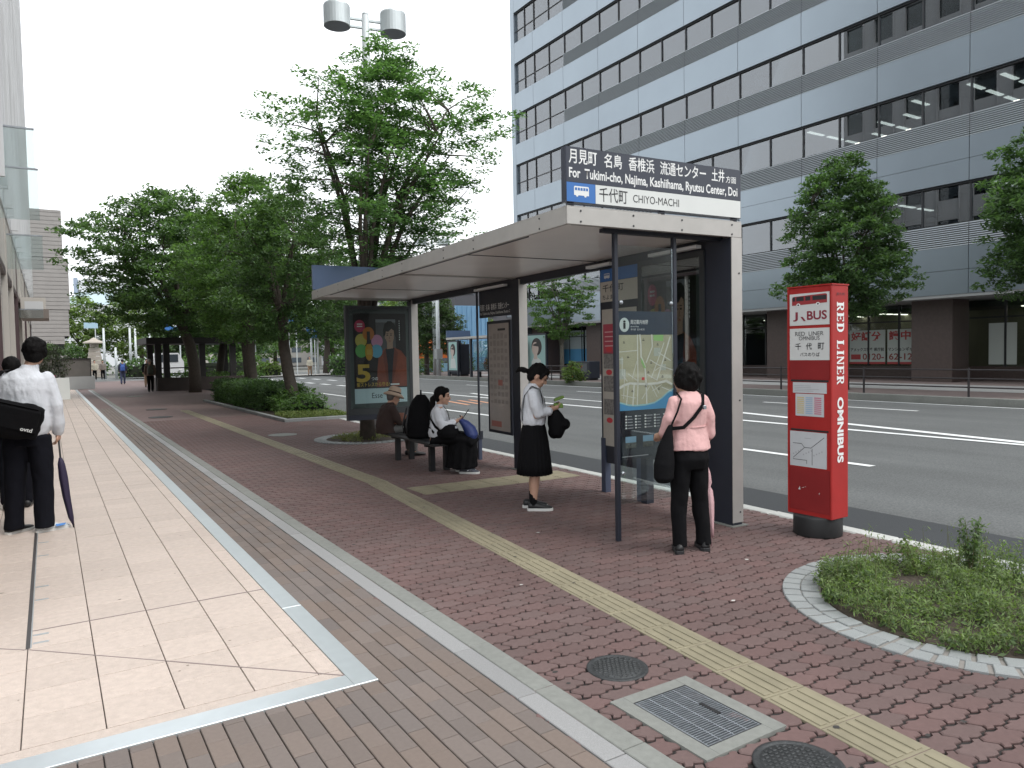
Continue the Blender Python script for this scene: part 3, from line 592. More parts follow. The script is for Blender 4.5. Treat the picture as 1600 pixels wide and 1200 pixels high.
FQ = FP @ Matrix.Translation((0, 0, .0042))
a = sheetp('logo_panel', .022, .385, 1.730, 1.990); DR = mat('logo_red', (.22, .02, .04), .5)
flat('bus_picture', mat('bus_red', (.30, .03, .035), .5), a, FQ, [(.045, 1.895), (.365, 1.905), (.365, 1.972), (.35, 1.978), (.06, 1.968), (.045, 1.955)], .001)
for x0, x1 in ((.05, .075), (.085, .155), (.17, .215), (.235, .36)): flat('bus_picture_window', INKK, a, FQ, rect(x0, x1, 1.93, 1.965), .0015)
for x in (.105, .285): flat('bus_picture_wheel', INKW, a, FQ, ell(x, 1.898, .018, .014, 14), .002); flat('bus_picture_hub', INKK, a, FQ, ell(x, 1.898, .009, .007, 10), .0025)
T('J', .055, .10, 1.765, 1.84, DR, .02, FQ, a); flat('logo_tail', DR, a, FQ, [(.125, 1.80), (.145, 1.80), (.175, 1.765), (.155, 1.765)], .002); T('BUS', .185, .365, 1.772, 1.845, DR, .025, FQ, a)
a = sheetp('name_panel', .022, .385, 1.445, 1.705)
T('RED  LINER', .075, .335, 1.645, 1.678, INKK, .0, FQ, a); T('OMNIBUS', .11, .30, 1.608, 1.640, INKK, .0, FQ, a)
for b, x in (('千', .075), ('代', .175), ('町', .285)): T(b, x, x + .055, 1.53, 1.585, INKK, .012, FQ, a)
T('バスのりば', .12, .30, 1.475, 1.508, INKK, .008, FQ, a)
sheetp('recess_panel', .022, .385, 1.29, 1.44, DRED); sheetp('paper_clip_rail', .03, .375, 1.268, 1.284, BLK)
PAP = mat('paper', (.50, .52, .54), .5, var=.05, vs=10)
a = sheetp('notice', .05, .36, 1.175, 1.262, PAP)
for k in range(4): flat('notice_line', MATS['print_grey'], a, FQ, rect(.065, random.uniform(.2, .30), 1.19 + .014 * k, 1.194 + .014 * k), .001)
a = sheetp('timetable', .075, .335, .985, 1.168, PAP)
for j, c in enumerate(((.55, .45, .20), (.30, .42, .55), (.50, .12, .20))):
    mm = mat('timetable_ink_%d' % j, c, .5)
    for k in range(9): flat('timetable_row', mm, a, FQ, rect(.09 + .08 * j, .155 + .08 * j, 1.005 + .016 * k, 1.013 + .016 * k), .001)
sheetp('paper_clip_rail', .03, .375, .862, .876, BLK)
a = sheetp('route_map', .022, .36, .565, .855, PAP)
def rl(p): 
    for (xa, ya), (xb, yb) in zip(p, p[1:]):
        d = Vector((xb - xa, yb - ya)); n = Vector((-d.y, d.x)).normalized() * .002; flat('route_line', INKK, a, FQ, [(xa - n.x, ya - n.y), (xb - n.x, yb - n.y), (xb + n.x, yb + n.y), (xa + n.x, ya + n.y)], .001)
rl([(.05, .63), (.16, .725), (.22, .725), (.34, .82)]); rl([(.05, .755), (.13, .755), (.16, .725)]); rl([(.23, .72), (.23, .585)]); rl([(.05, .62), (.18, .62), (.18, .59)])
for k in range(12): flat('route_note', MATS['print_grey'], a, FQ, rect(.05 + .024 * k, .06 + .024 * k, .66 + .012 * (k % 4), .672 + .012 * (k % 4)), .001)
flat('route_note', MATS['print_grey'], a, FQ, rect(.16, .22, .80, .805), .001)
a = sheetp('lower_panel', .018, .388, .20, .555, DRED)
for p in ([(.10, .37), (.115, .40), (.12, .37)], [(.13, .385), (.16, .40), (.15, .39)], [(.29, .36), (.30, .37), (.295, .35)], [(.16, .395), (.175, .405), (.17, .398)]): flat('scratch', WS, a, FQ, p, .001)
# side lettering runs down the narrow face
FD = frame((0, -.2035, 0), (0, 0, -1), (1, 0, 0))          # reading direction down, letter tops to the right
def serif(txt, u0, u1):
    b = MB(); n = len(txt); cw = (u1 - u0) / sum(.55 if c == 'I' else 1 for c in txt); u = u0; y0, y1 = -.048, .048; st = .30; hh = y1 - y0
    def bxx(a0, a1, b0, b1): b.quad(*[FD @ Vector((x, y, .0015)) for x, y in ((a0, b0), (a1, b0), (a1, b1), (a0, b1))])
    for c in txt:
        w_ = cw * (.55 if c == 'I' else 1) * .88; s = w_ * st if c != 'I' else w_ * .5; q = hh * .12; X = lambda t: u + w_ * t; Y = lambda t: y0 + hh * t
        def stem(c0, full=True): bxx(c0, c0 + s, y0 + q, y1 - q); e = s * .35 if c != 'N' else s * .25; bxx(c0 - e, c0 + s + e, y0, y0 + q); bxx(c0 - e, c0 + s + e, y1 - q, y1)
        def pol(*pts): b.quad(*[FD @ Vector((X(x), Y(y), .0018)) for x, y in pts])
        if c == 'I': stem(X(.22))
        elif c == 'E': stem(X(.08)); bxx(X(.3), X(.92), y0, y0 + q); bxx(X(.3), X(.92), y1 - q, y1); bxx(X(.3), X(.7), Y(.46), Y(.56)); bxx(X(.82), X(.94), y0, Y(.28)); bxx(X(.82), X(.94), Y(.74), y1); bxx(X(.62), X(.72), Y(.38), Y(.64))
        elif c == 'L': stem(X(.08)); bxx(X(.3), X(.92), y0, y0 + q); bxx(X(.82), X(.94), y0, Y(.34))
        elif c == 'D': stem(X(.08)); pol((.3, 0), (.55, 0), (.55, .12), (.3, .12)); pol((.3, .88), (.55, .88), (.55, 1), (.3, 1)); pol((.55, 0), (.80, .10), (.62, .20), (.55, .12)); pol((.55, 1), (.55, .88), (.62, .80), (.80, .90)); pol((.80, .10), (.96, .34), (.96, .66), (.80, .90), (.62, .80), (.70, .62), (.70, .38), (.62, .20))
        elif c == 'R': stem(X(.08)); pol((.3, .88), (.6, .88), (.6, 1), (.3, 1)); pol((.3, .46), (.6, .46), (.6, .57), (.3, .57)); pol((.6, .46), (.82, .56), (.88, .72), (.82, .92), (.6, 1), (.6, .88), (.66, .72), (.6, .57)); pol((.42, .46), (.62, .46), (.98, .0), (.72, .0))
        elif c == 'N': b0 = u; bxx(X(.10), X(.22), y0 + q, y1); bxx(X(.02), X(.32), y0, y0 + q); bxx(X(.78), X(.90), y0, y1 - q); bxx(X(.68), X(.98), y1 - q, y1); pol((.02, 1), (.30, 1), (.90, .0), (.70, .0))
        u += cw * (.55 if c == 'I' else 1)
    b.build('side_lettering', INKW, py)
serif('RED', -1.905, -1.655); serif('LINER', -1.60, -1.235)
text('OMNIBUS', INKW, py, FD, -1.145, -.615, -.042, .042, .04, .0015, 'side_lettering')
T('JR九州', .055, .165, 1.955, 1.985, INKK, .0, FS, py)
# ---------------------------------------------------------------- office building across the road
PANEL = mat('facade_panel', (.285, .335, .380), .30, m=.55, var=.02, vs=.8, dirt=.05, ds=.25)
LOUV = mat('louvre_metal', (.285, .315, .335), .45, m=.2); DARKF = mat('dark_frame', (.030, .032, .036), .5)
OGL = glass('office_glass', (.36, .40, .42), .78, .0, .125, 1.5); INT = mat('office_interior', (.10, .10, .10), .8); CEIL = mat('office_ceiling', (.22, .22, .21), .8)
BTILE = mat('brown_wall_tile', (.075, .055, .050), .5, var=.12, vs=8, bump=.2, bs=30)
ob = thing('office_building', 'tall blue-grey office block with long window bands across the road', 'building', (30, 0, 0))
Y0, Y1, BAY = -.19, 46.4, 3.69
JN = [Y0 + BAY * k for k in range(12)] + [44.0, Y1]
def mk(nm, m, *b, bev=0): me = MB().bbox(*b) .mesh(nm) if 0 else MB().box(*b).mesh(nm); me.materials.append(m); return me
floors = [(5.37, 6.27, 7.75)] + [(9.5 + 3.69 * 0, 10.36, 11.72)] + [(13.29 + 3.69 * k, 14.16 + 3.69 * k, 15.42 + 3.69 * k) for k in range(6)]
pan = [(3.52, 4.445), (4.46, 5.365), (7.83, 8.66), (8.675, 9.495), (11.80, 13.285)] + [(15.50 + 3.69 * k, 16.975 + 3.69 * k) for k in range(6)]
ymid = lambda i: (JN[i] + JN[i + 1]) / 2
cache = {}
def piece(nm, m, x0, x1, i, z0, z1):
    wd = round(JN[i + 1] - JN[i], 2); key = (nm, wd, round(z1 - z0, 3))
    if key not in cache: cache[key] = mk(nm, m, x0, x1, -wd / 2 + .012, wd / 2 - .012, 0, z1 - z0)
    return link(nm, cache[key], ob, (0, ymid(i), z0))
def louvre_mesh(wd, h, n):
    b = MB()
    for k in range(n):
        z = h * (k + .1) / n; s = h / n
        b.add([(.0, -wd / 2, z), (.0, wd / 2, z), (.025, wd / 2, z + s * .62), (.025, -wd / 2, z + s * .62), (.09, wd / 2, z + s * .62), (.09, -wd / 2, z + s * .62), (.09, -wd / 2, z), (.09, wd / 2, z)], [(3, 2, 1, 0), (2, 3, 5, 4), (0, 1, 7, 6)])
    me = b.mesh('louvre_bank'); me.materials.append(LOUV); return me
LM = {}
for i in range(len(JN) - 1):
    for z0, z1 in pan: piece('spandrel_panel', PANEL, 0, .30, i, z0, z1)
    wd = round(JN[i + 1] - JN[i], 2)
    for fi, (l0, w0, w1) in enumerate(floors):
        end = JN[i] > 40
        if not end:
            if (wd, fi > 0) not in LM: LM[(wd, fi > 0)] = louvre_mesh(wd - .024, w0 - l0, 11)
            o = link('louvre_bank', LM[(wd, fi > 0)], ob, (.0, ymid(i), l0)); o['kind'] = 'stuff'
        zb = l0 if end else w0
        for h in (0, 1):
            a = JN[i] + wd / 2 * h; key = ('pane', wd, round(w1 - zb, 2))
            if key not in cache: cache[key] = mk('window_pane', OGL, .0, .012, .03, wd / 2 - .03, .04, w1 - zb - .03)
            link('window_pane', cache[key], ob, (.18, a, zb))
            key = ('mull', round(w1 - zb, 2))
            if key not in cache: cache[key] = mk('mullion', DARKF, .12, .22, -.028, .028, .0, w1 - zb)
            link('mullion', cache[key], ob, (.0, a, zb))
        if end: box('transom', DARKF, ob, .14, .21, JN[i], JN[i + 1], w0 - .03, w0 + .02)
for fi, (l0, w0, w1) in enumerate(floors):
    nz = floors[fi + 1][0] if fi + 1 < len(floors) else w1 + 2
    box('head_shadow_band', DARKF, ob, .10, .5, Y0, Y1 - .02, w1 + .002, w1 + .075); box('floor_slab', CEIL, ob, .31, 7., Y0, Y1 - .05, w1 + .30, l0 + 3.6 if fi > 1 else nz - .02); box('ceiling', CEIL, ob, .5, 7., Y0, Y1 - .05, w1 + .08, w1 + .29)  # first box: shadow under the spandrel panels built as a dark band
    box('louvre_back', DARKF, ob, .13, .30, Y0, 40.3, l0 + .005, w0 - .005)
box('interior_back_wall', INT, ob, 7.0, 7.3, Y0, Y1, 0, 36); box('end_wall', PANEL, ob, .3, 14, Y1, Y1 + .25, .0, 37.6); box('roof_slab', PANEL, ob, .3, 14, Y0, Y1, 36.5, 37.5); box('near_end_wall', PANEL, ob, .3, 14, Y0 - .25, Y0 - .01, .0, 37.6)
box('corner_column', PANEL, ob, .0, .35, Y1 + .005, Y1 + .5, .0, 37.6)
CUR = mat('blind_fabric', (.46, .47, .48), .8, var=.06, vs=3)
for fi in range(1, 8):
    l0, w0, w1 = floors[fi]
    for i in range(24):
        y = 46 - 1.845 * i
        if y < 3: break
        r = random.random()
        if y > 24 and r < .8 or r < .12: 
            zz = w0 if random.random() < .7 else w0 + random.uniform(.2, .8); box('blind', CUR, ob, .30, .32, y - 1.80, y - .05, zz, w1)
FLU = emis('fluorescent', (1, .96, .84), 3.0)
for fi, ys in ((1, (9.0, 10.2, 11.4, 12.6, 13.8, 15.0, 17.2, 18.4, 19.6, 20.8, 22.2)), (0, (11.2, 12.4, 14.1, 18.6, 20.2, 21.5)), (2, (7.6, 9., 12.5))):
    z = floors[fi][2] + .07
    for y in ys:
        for x in (1.0, 2.5, 4.0):
            if random.random() < .7: box('ceiling_lamp', FLU, ob, x, x + 1.15, y, y + .18, z - .03, z)
for y in (16, 23.4, 9, 30.8): box('interior_column', INT, ob, 2.2, 2.9, y, y + .7, 0.1, 36)
# ground floor
box('soffit', mat('soffit_grey', (.30, .31, .31), .7), ob, .02, 3.6, Y0, Y1, 3.40, 3.515)
for y in (1.7, 9.05, 16.43, 23.81, 31.2, 38.6, 45.2):
    c_ = MB().box(.9, 2.2, y - .83, y + .83, .02, 3.40).build('column', BTILE, ob)
box('shop_sill', BTILE, ob, 2.9, 3.2, Y0, Y1, .02, .62); box('shop_ceiling', CEIL, ob, 3.25, 7., Y0, Y1, 3.1, 3.39)
SGL = glass('shop_glass', (.62, .66, .64), .9)
k = 0; y = Y0
while y < Y1 - 1:
    box('shop_window', SGL, ob, 3.0, 3.012, y + .04, y + 1.42, .62, 3.36); box('shop_mullion', DARKF, ob, 2.96, 3.06, y - .04, y + .04, .02, 3.40); y += 1.476
box('shop_transom', DARKF, ob, 2.97, 3.05, Y0, Y1, 2.62, 2.68)
for y in (9.5, 12.3, 14.2, 18.3, 20.4, 22.6, 27): 
    for x in (3.8, 5.2): box('shop_lamp', FLU, ob, x, x + 1.1, y, y + .16, 3.06, 3.098)
box('shop_back_wall', mat('shop_wall', (.38, .36, .28), .7), ob, 6.2, 6.4, 10, 28, .05, 3.1)
# window lettering of the show room
FW = frame((2.985, 21.45, 0), (0, -1, 0), (0, 0, 1)); PW_ = mat('window_film', (.56, .62, .59), .5); RF = mat('film_red', (.48, .07, .07), .5)
wf = MB().quad(*[FW @ Vector((x, y, 0)) for x, y in rect(.0, 1.80, .70, 2.30)]).build('window_film', PW_, ob); wf2 = MB().quad(*[FW @ Vector((x, y, 0)) for x, y in rect(1.90, 3.60, .70, 2.30)]).build('window_film', PW_, ob)
for q, (x0, x1) in zip((wf, wf2), ((0, 1.80), (1.90, 3.60))): flat('film_band', RF, q, FW, rect(x0, x1, .70, .80), .004)
text('好評分', RF, wf, FW, .08, 1.62, 1.80, 2.24, .03, .006); text('譲中', RF, wf2, FW, 1.98, 3.0, 1.80, 2.24, .03, .006); flat('film_disc', RF, wf2, FW, ell(3.33, 2.02, .24, .24, 24), .006)
text('アメックス博多 県庁前', INKK, wf, FW, .06, 1.74, 1.30, 1.48, .02, .006); text('マンションギャラリー', INKK, wf2, FW, 1.94, 3.58, 1.30, 1.48, .02, .006)
flat('free_dial', RF, wf, FW, rect(.08, .58, .92, 1.16), .006); text('0120-', mat('film_dark_red', (.30, .08, .07), .5), wf, FW, .68, 1.74, .90, 1.20, .02, .006); text('62-1230', MATS['film_dark_red'], wf2, FW, 1.98, 3.56, .90, 1.20, .02, .006)
wf3 = MB().quad(*[FW @ Vector((x, y, 0)) for x, y in rect(6.25, 7.3, .70, 2.4)]).build('window_film', PW_, ob)
# blue film windows farther along
BF = mat('blue_film', (.10, .34, .60), .5); BF2 = mat('pale_film', (.42, .50, .52), .5)
for a, b in ((-23.9, -21.0), (-20.8, -18.1)):
    MB().quad(*[FW @ Vector((x, y, -.002)) for x, y in rect(a, b, .65, 1.75)]).build('window_film', BF, ob); MB().quad(*[FW @ Vector((x, y, -.002)) for x, y in rect(a, b, 1.75, 3.1)]).build('window_film', BF2, ob)

# ---------------------------------------------------------------- shop building on the left
LW = mat('pale_cladding', (.60, .61, .62), .5, var=.04, vs=1.5, dirt=.05, ds=.4); LB = mat('beige_cladding', (.50, .47, .43), .6, var=.05, vs=2); BRP = mat('brown_post', (.085, .055, .058), .45)
FGL = glass('shopfront_glass', (.55, .60, .58), 1.0, 0, .05, 1.6); CGL = glass('canopy_glass', (.91, .965, .955), .5, .05, .20)
lb = thing('shop_building', 'pale shop building with brown shopfront posts and projecting glass boards on the left', 'building', (-.55, 0, 0))
ys = [5.2 + 2.676 * k for k in range(14)]
for a, b in zip(ys, ys[1:]):
    MB().box(-.16, -.005, a - .07, a + .07, .0, 4.2).build('shopfront_post', BRP if int(round((a - 5.2) / 2.676)) % 3 == 0 else LB, lb, bevel=.004)
    box('shopfront_glass', FGL, lb, -.10, -.09, a + .09, b - .09, .28, 3.1); box('stall_riser', LB, lb, -.13, -.03, a + .09, b - .09, .0, .28); box('transom', BRP, lb, -.13, -.02, a + .09, b - .09, 3.1, 3.22); box('fascia_panel', LB, lb, -.14, -.02, a + .092, b - .092, 3.22, 4.2)
    box('mullion', LB, lb, -.12, -.05, (a + b) / 2 - .03, (a + b) / 2 + .03, .28, 3.1)
    for q in range(8):
        z = 4.25 + 3.6 * q; box('wall_panel', LW, lb, -.25, -.005, a + .01, b - .01, z, z + 1.6); box('wall_panel', LW, lb, -.25, -.005, a + .01, a + 1.0, z + 1.61, z + 3.58)
        box('window_pane', FGL, lb, -.20, -.19, a + 1.0, b - .0, z + 1.61, z + 3.58)
    for c_ in (a + .02, a + .95): box('fin', LW, lb, -.0, .12, c_, c_ + .07, 4.3, 33)
box('interior_wall', mat('shop_dark', (.10, .10, .095), .8), lb, -4, -3.9, 5.3, 39.9, 0, 33); box('interior_floor', INT, lb, -3.9, -.3, 5.3, 39.9, .005, .02); box('roof', LW, lb, -8, -.01, 5.1, 39.9, 33.1, 33.6); box('near_end_wall', LW, lb, -8, -.02, 4.95, 5.1, 0, 33); box('far_end_wall', LW, lb, -8, -.02, 39.92, 40.2, 0, 33); box('upper_floor', INT, lb, -3.9, -.27, 5.3, 39.9, 4.2, 4.24)
for q in range(8): box('upper_floor', INT, lb, -3.9, -.27, 5.3, 39.9, 4.3 + 3.6 * q + 3.4, 4.3 + 3.6 * q + 3.55)
box('purple_banner', mat('banner_purple', (.07, .045, .17), .6), lb, .02, .06, 13.2, 13.9, 5.0, 9.6)
for (y, z0, z1, x1) in ((13.6, 4.52, 5.12, .50), (13.6, 3.74, 4.51, .53), (16.2, 3.25, 3.86, .55), (21.5, 2.62, 2.82, .5)):
    o = MB().box(.0, x1, y, y + .02, z0, z1).build('glass_board', CGL, lb); box('board_edge', STEEL, o, .0, x1 + .005, y - .01, y + .03, z1, z1 + .025)
box('awning_box', LB, lb, .0, .56, 23.2, 24.6, 2.95, 3.25); box('awning_box', mat('awning_under', (.20, .17, .15), .6), lb, .0, .62, 23.0, 24.8, 2.70, 2.94); box('hanging_sign', LW, lb, .1, .5, 22.5, 22.6, 2.9, 3.1)
# ---------------------------------------------------------------- louvred tile building behind it
TB = mat('tan_tile', (.33, .315, .30), .7, var=.06, vs=2); tbld = thing('tan_building', 'tan building with stepped walls of thin horizontal courses at the end of the terrace', 'building', (0, 60, 0))
def courses(nm, x0, x1, z0, z1, d=6, step=.28):
    b = MB(); z = z0
    while z < z1 - .02: b.box(x0, x1, 0, d, z, min(z + step - .035, z1)); z += step
    b.box(x0 - .0, x1 - .03, .03, d - .03, z0, z1 - .01); o = b.build(nm, TB, tbld); o['kind'] = 'stuff'
courses('upper_wall_courses', -9, 1.15, 8.75, 12.0); courses('middle_wall_courses', -9, 1.45, 5.15, 8.7); box('wall_recess', MATS['tile_joint'], tbld, -9, 1.2, .1, 6, 8.7, 8.75); courses('lower_wall_courses', -9, 1.35, 3.3, 5.1); courses('lower_wall_courses', -9, 1.05, 2.75, 3.28)
box('window_band', FGL, tbld, -3, 1.0, .3, .35, 2.0, 2.7); box('canopy', TB, tbld, -6, 2.0, -.5, 5, 1.75, 2.05); box('wall', TB, tbld, -9, .6, .5, 6, 0, 1.75)
# ---------------------------------------------------------------- far pale building
WB = mat('far_white', (.56, .58, .60), .6); fb = thing('pale_hall', 'pale grey hall with a sloped upper wall far away at the street end', 'building', (0, 210, 0))
b = MB(); b.box(2, 60, 0, 30, 0, 15.4); b.build('lower_wall', WB, fb)
for k in range(11): box('wall_joint', mat('far_joint_grey', (.42, .43, .44), .7), fb, 2, 60, -.06, -.02, 6 + .9 * k, 6.06 + .9 * k)
MB().add([(2, .5, 15.5), (60, .5, 15.5), (60, 28, 15.5), (2, 28, 15.5), (8, 6, 19), (60, 6, 19), (60, 24, 19), (8, 24, 19)], [(0, 1, 5, 4), (1, 2, 6, 5), (2, 3, 7, 6), (3, 0, 4, 7), (4, 5, 6, 7)]).build('glazed_slope', mat('far_glass_grey', (.33, .42, .45), .4), fb)
box('roof_block', WB, fb, 7.3, 40, 8, 20, 19.0, 22.4); box('roof_fin', mat('far_blue_grey', (.25, .30, .38), .6), fb, 6.3, 7.2, 8, 12, 19, 22.8)
# buildings behind the junction and the trees
def block(label, x0, x1, y0, y1, h, m, nx, nz, cat='building', side=True):
    t = thing('city_building', label, cat, ((x0 + x1) / 2, y0, 0)); wx = (x1 - x0) / 2
    MB().box(-wx, wx, 0, y1 - y0, 0, h).build('wall', m, t); me = mk('window', mat('far_window', (.10, .12, .14), .2), 0, 2 * wx / nx * .6, -.05, .0, 0, h / nz * .5)
    for i in range(nx):
        for j in range(nz): link('window', me, t, (-wx + 2 * wx * (i + .2) / nx, 0, h * (j + .3) / nz))
    if side:
        dl = (y1 - y0); ny = max(2, int(dl / 4)); me2 = mk('window', MATS['far_window'], -.05, 0, 0, dl / ny * .6, 0, h / nz * .5)
        for i in range(ny):
            for j in range(nz): link('window', me2, t, (-wx, dl * (i + .2) / ny, h * (j + .3) / nz))
    box('parapet', m, t, -wx - .1, wx + .1, -.1, y1 - y0 + .1, h, h + .5); return t
block('low pale grey building seen over the shelter roof beside the tree', 40, 66, 100, 125, 15.5, mat('city_pale', (.50, .51, .52), .7), 7, 6)
block('grey building standing behind the green trees left of the office block', 34, 50, 64, 80, 9., mat('city_grey', (.085, .085, .095), .7), 6, 4)
block('pale building hidden behind the trees across the junction', 22, 44, 130, 150, 9, mat('city_tan', (.40, .38, .35), .7), 8, 5)
bb = thing('blue_hoarding', 'pale blue corrugated building side behind the bus stop across the road', 'building', (31.9, 60, 0))
BLU = mat('pale_blue_sheet', (.22, .42, .62), .5, var=.04, vs=1)
MB().box(0, 3.4, 0, .3, 0, 6.0).build('wall', BLU, bb)
rb = MB().box(0, .14, -.07, 0, .05, 5.95).mesh('rib'); rb.materials.append(BLU)
for k in range(7): link('rib', rb, bb, (.15 + .5 * k, 0, 0))
box('sill_band', mat('sky_blue_band', (.32, .55, .72), .5), bb, -9, 9, -2.2, -2.0, .03, .75)
oc = thing('orange_awning', 'orange tent top behind the dark tree across the road', 'awning', (27.4, 58.5, 0)); ORG = mat('orange_cloth', (.70, .16, .03), .7)
MB().add([(0, 0, 1.9), (3.2, 0, 1.9), (3.2, 2, 1.9), (0, 2, 1.9), (.6, 1, 3.1), (2.6, 1, 3.1)], [(0, 1, 5, 4), (1, 2, 5), (2, 3, 4, 5), (3, 0, 4)]).build('canopy', ORG, oc); box('front', ORG, oc, .05, 3.15, .05, .1, 1.2, 1.9)
for x in (.08, 3.1): box('leg', STEEL, oc, x, x + .05, .1, .15, .02, 1.2)

# unseen block added behind the viewer so the glass reflects something dark
block('unseen office block added behind the viewer to darken glass reflections', -9, 48, -62, -48, 22, mat('city_brown', (.20, .19, .18), .7), 14, 7, side=False)
# ---------------------------------------------------------------- vegetation
BARK = mat('bark', (.085, .070, .058), .9, var=.2, vs=14, bump=.8, bs=30); BARKL = mat('bark_grey', (.15, .14, .12), .9, var=.2, vs=14, bump=.6, bs=30)
def quads(name, V, m, parent, smooth=False, loc=None):
    """V: (n,4,3) array of leaf corners -> one mesh"""
    n = len(V); me = bpy.data.meshes.new(name); me.vertices.add(n * 4); me.vertices.foreach_set('co', V.reshape(-1).astype(np.float32)); me.loops.add(n * 4); me.loops.foreach_set('vertex_index', np.arange(n * 4, dtype=np.int32))
    me.polygons.add(n); me.polygons.foreach_set('loop_start', np.arange(0, n * 4, 4, dtype=np.int32)); me.polygons.foreach_set('loop_total', np.full(n, 4, dtype=np.int32)); me.update(calc_edges=True); me.materials.append(m)
    return link(name, me, parent, loc)
def leaf_cloud(cen, per, spread, size, tilt=.6, aspect=.45, flat_=.5, droop=0.):
    """cen (k,3): clump centres; returns leaf corner array"""
    k = len(cen); P = np.repeat(cen, per, 0); n = len(P); d = rng.normal(size=(n, 3)); d /= np.linalg.norm(d, axis=1)[:, None] + 1e-6; d *= rng.random((n, 1)) ** .5
    d[:, 2] *= flat_; P = P + d * spread; a = rng.random(n) * 2 * np.pi; t = rng.normal(size=(n, 2)) * tilt
    u = np.stack([np.cos(a), np.sin(a), t[:, 0] - droop], 1); u /= np.linalg.norm(u, axis=1)[:, None]; v = np.stack([-np.sin(a), np.cos(a), t[:, 1]], 1); v /= np.linalg.norm(v, axis=1)[:, None]
    s = size * (.6 + .8 * rng.random(n))[:, None]; w_ = s * aspect
    return np.stack([P - u * s * .5, P + v * w_ * .5, P + u * s * .5, P - v * w_ * .5], 1)
def crown_points(n, prof, cx=0, cy=0, hollow=.35, squash=1., seed=0, lump=.25):
    """points in a body of revolution with radius profile [(z, r)...], uneven outline"""
    g = np.random.default_rng(seed); zs = np.array([p[0] for p in prof]); rs = np.array([p[1] for p in prof]); out = []
    ph = g.random(6) * 6.28
    while len(out) < n:
        z = g.uniform(zs[0], zs[-1]); r0 = np.interp(z, zs, rs)
        if g.random() > (r0 / rs.max()) ** 1.2: continue
        a = g.random() * 6.283; k = 1 + lump * (math.sin(2 * a + ph[0] + z * 1.3) * .5 + math.sin(3 * a + ph[1] - z * 2.1) * .4 + math.sin(5 * a + ph[2] + z * 3.) * .25)
        q = (hollow + (1 - hollow) * g.random()) if g.random() < .8 else g.random() ** .5
        out.append((cx + r0 * k * q * math.cos(a), cy + r0 * k * q * math.sin(a) * squash, z))
    return np.array(out)
def tree(name, label, loc, trunk, prof, nclump, per, spread, size, m, bark=BARK, off=(0, 0), hollow=.35, seed=1, group=None, limbs=7, flat_=.5, tilt=.6, lump=.25, twig=True, aspect=.45, stems=1, fork=.35):
    """trunk: list of (dx,dy,z,r)"""
    t = thing(name, label, 'tree', loc, 0, group); rr = random.Random(seed)
    cen = crown_points(nclump, prof, off[0], off[1], hollow, seed=seed, lump=lump)
    tb_ = MB(); tb_.tube([(a, b, z) for a, b, z, r in trunk], [r for *_, r in trunk], 10); top = Vector(trunk[-1][:3]); rt = trunk[-1][3]
    fz = trunk[0][2] + (trunk[-1][2] - trunk[0][2])
    zmin, zmax = prof[0][0], prof[-1][0]; L = []
    for i in range(limbs):
        c = cen[rr.randrange(len(cen))]; a = 2 * math.pi * i / limbs + rr.random(); 
        rmax = max(r for _, r in prof); e = Vector((off[0] + rmax * .55 * math.cos(a), off[1] + rmax * .55 * math.sin(a), zmin + (zmax - zmin) * rr.uniform(.4, .74)))
        s = top - Vector((0, 0, rr.random() * fork)); mid = s.lerp(e, .45) + Vector((rr.uniform(-.1, .1), rr.uniform(-.1, .1), (e.z - s.z) * .18)); q = s.lerp(e, .2) + Vector((0, 0, (e.z - s.z) * .10))
        pts = [s, q, mid, e.lerp(mid, .3), e]; tb_.tube(pts, [rt * .55, rt * .45, rt * .3, rt * .2, rt * .08], 6); L += [(q, rt * .4), (mid, rt * .28), (e.lerp(mid, .3), rt * .18), (e, rt * .1), (q.lerp(mid, .5), rt * .33)]
    tb_.build('trunk', bark, t, True)
    if twig:
        tw = MB(); P = [l[0] for l in L]
        for c in cen[:: max(1, len(cen) // 140)]:
            c = Vector(c); b = min(P, key=lambda p: (p - c).length + max(0, p.z - c.z) * 2)
            if (b - c).length > .22 * (zmax - zmin): continue
            m_ = b.lerp(c, .5) + Vector((0, 0, .06 * (c - b).length)); r = min(.02, rt * .16); tw.tube([b, m_, c], [r, r * .6, r * .25], 4)
        tw.build('twigs', bark, t)['kind'] = 'stuff'
    o = quads('crown', leaf_cloud(cen, per, spread, size, tilt, aspect, flat_), m, t); return t
LF1 = leafmat('leaf_zelkova', (.100, .180, .092), .35, .5, (.118, .205, .092)); LF2 = leafmat('leaf_camphor', (.084, .145, .074), .45, .45, (.115, .185, .080)); LF3 = leafmat('leaf_bright', (.125, .185, .070), .4, .45, (.15, .20, .07)); LF4 = leafmat('leaf_dark', (.064, .106, .056), .5, .35, (.09, .13, .066))
LF5 = leafmat('leaf_fresh', (.110, .190, .078), .4, .48, (.135, .215, .085))
# zelkova behind the shelter: many rising stems
tz = tree('zelkova_tree', 'airy vase-shaped tree rising behind the shelter beside the street lamp', (4.9, 12.75, 0), [(0, 0, 0, .15), (.0, .02, .6, .12), (.02, .03, 1.5, .11), (.03, .05, 2.3, .12)],
     [(2.7, .9), (3.3, 1.45), (4.0, 1.9), (4.8, 2.12), (5.4, 2.15), (5.9, 1.9), (6.3, 1.5), (6.7, .95), (7.2, .35)], 860, 72, .26, .080, LF1, off=(.45, -.05), hollow=.10, seed=11, limbs=13, flat_=.28, tilt=.35, lump=.33, fork=.6)
b = MB(); b.tube([(.10, .05, 2.4), (.55, .0, 3.0), (.95, -.1, 3.6), (1.25, -.15, 4.0), (1.75, -.2, 4.35), (2.1, -.25, 4.75)], [.03, .024, .02, .016, .012, .006], 6); b.build('bare_branch', BARK, tz, True)
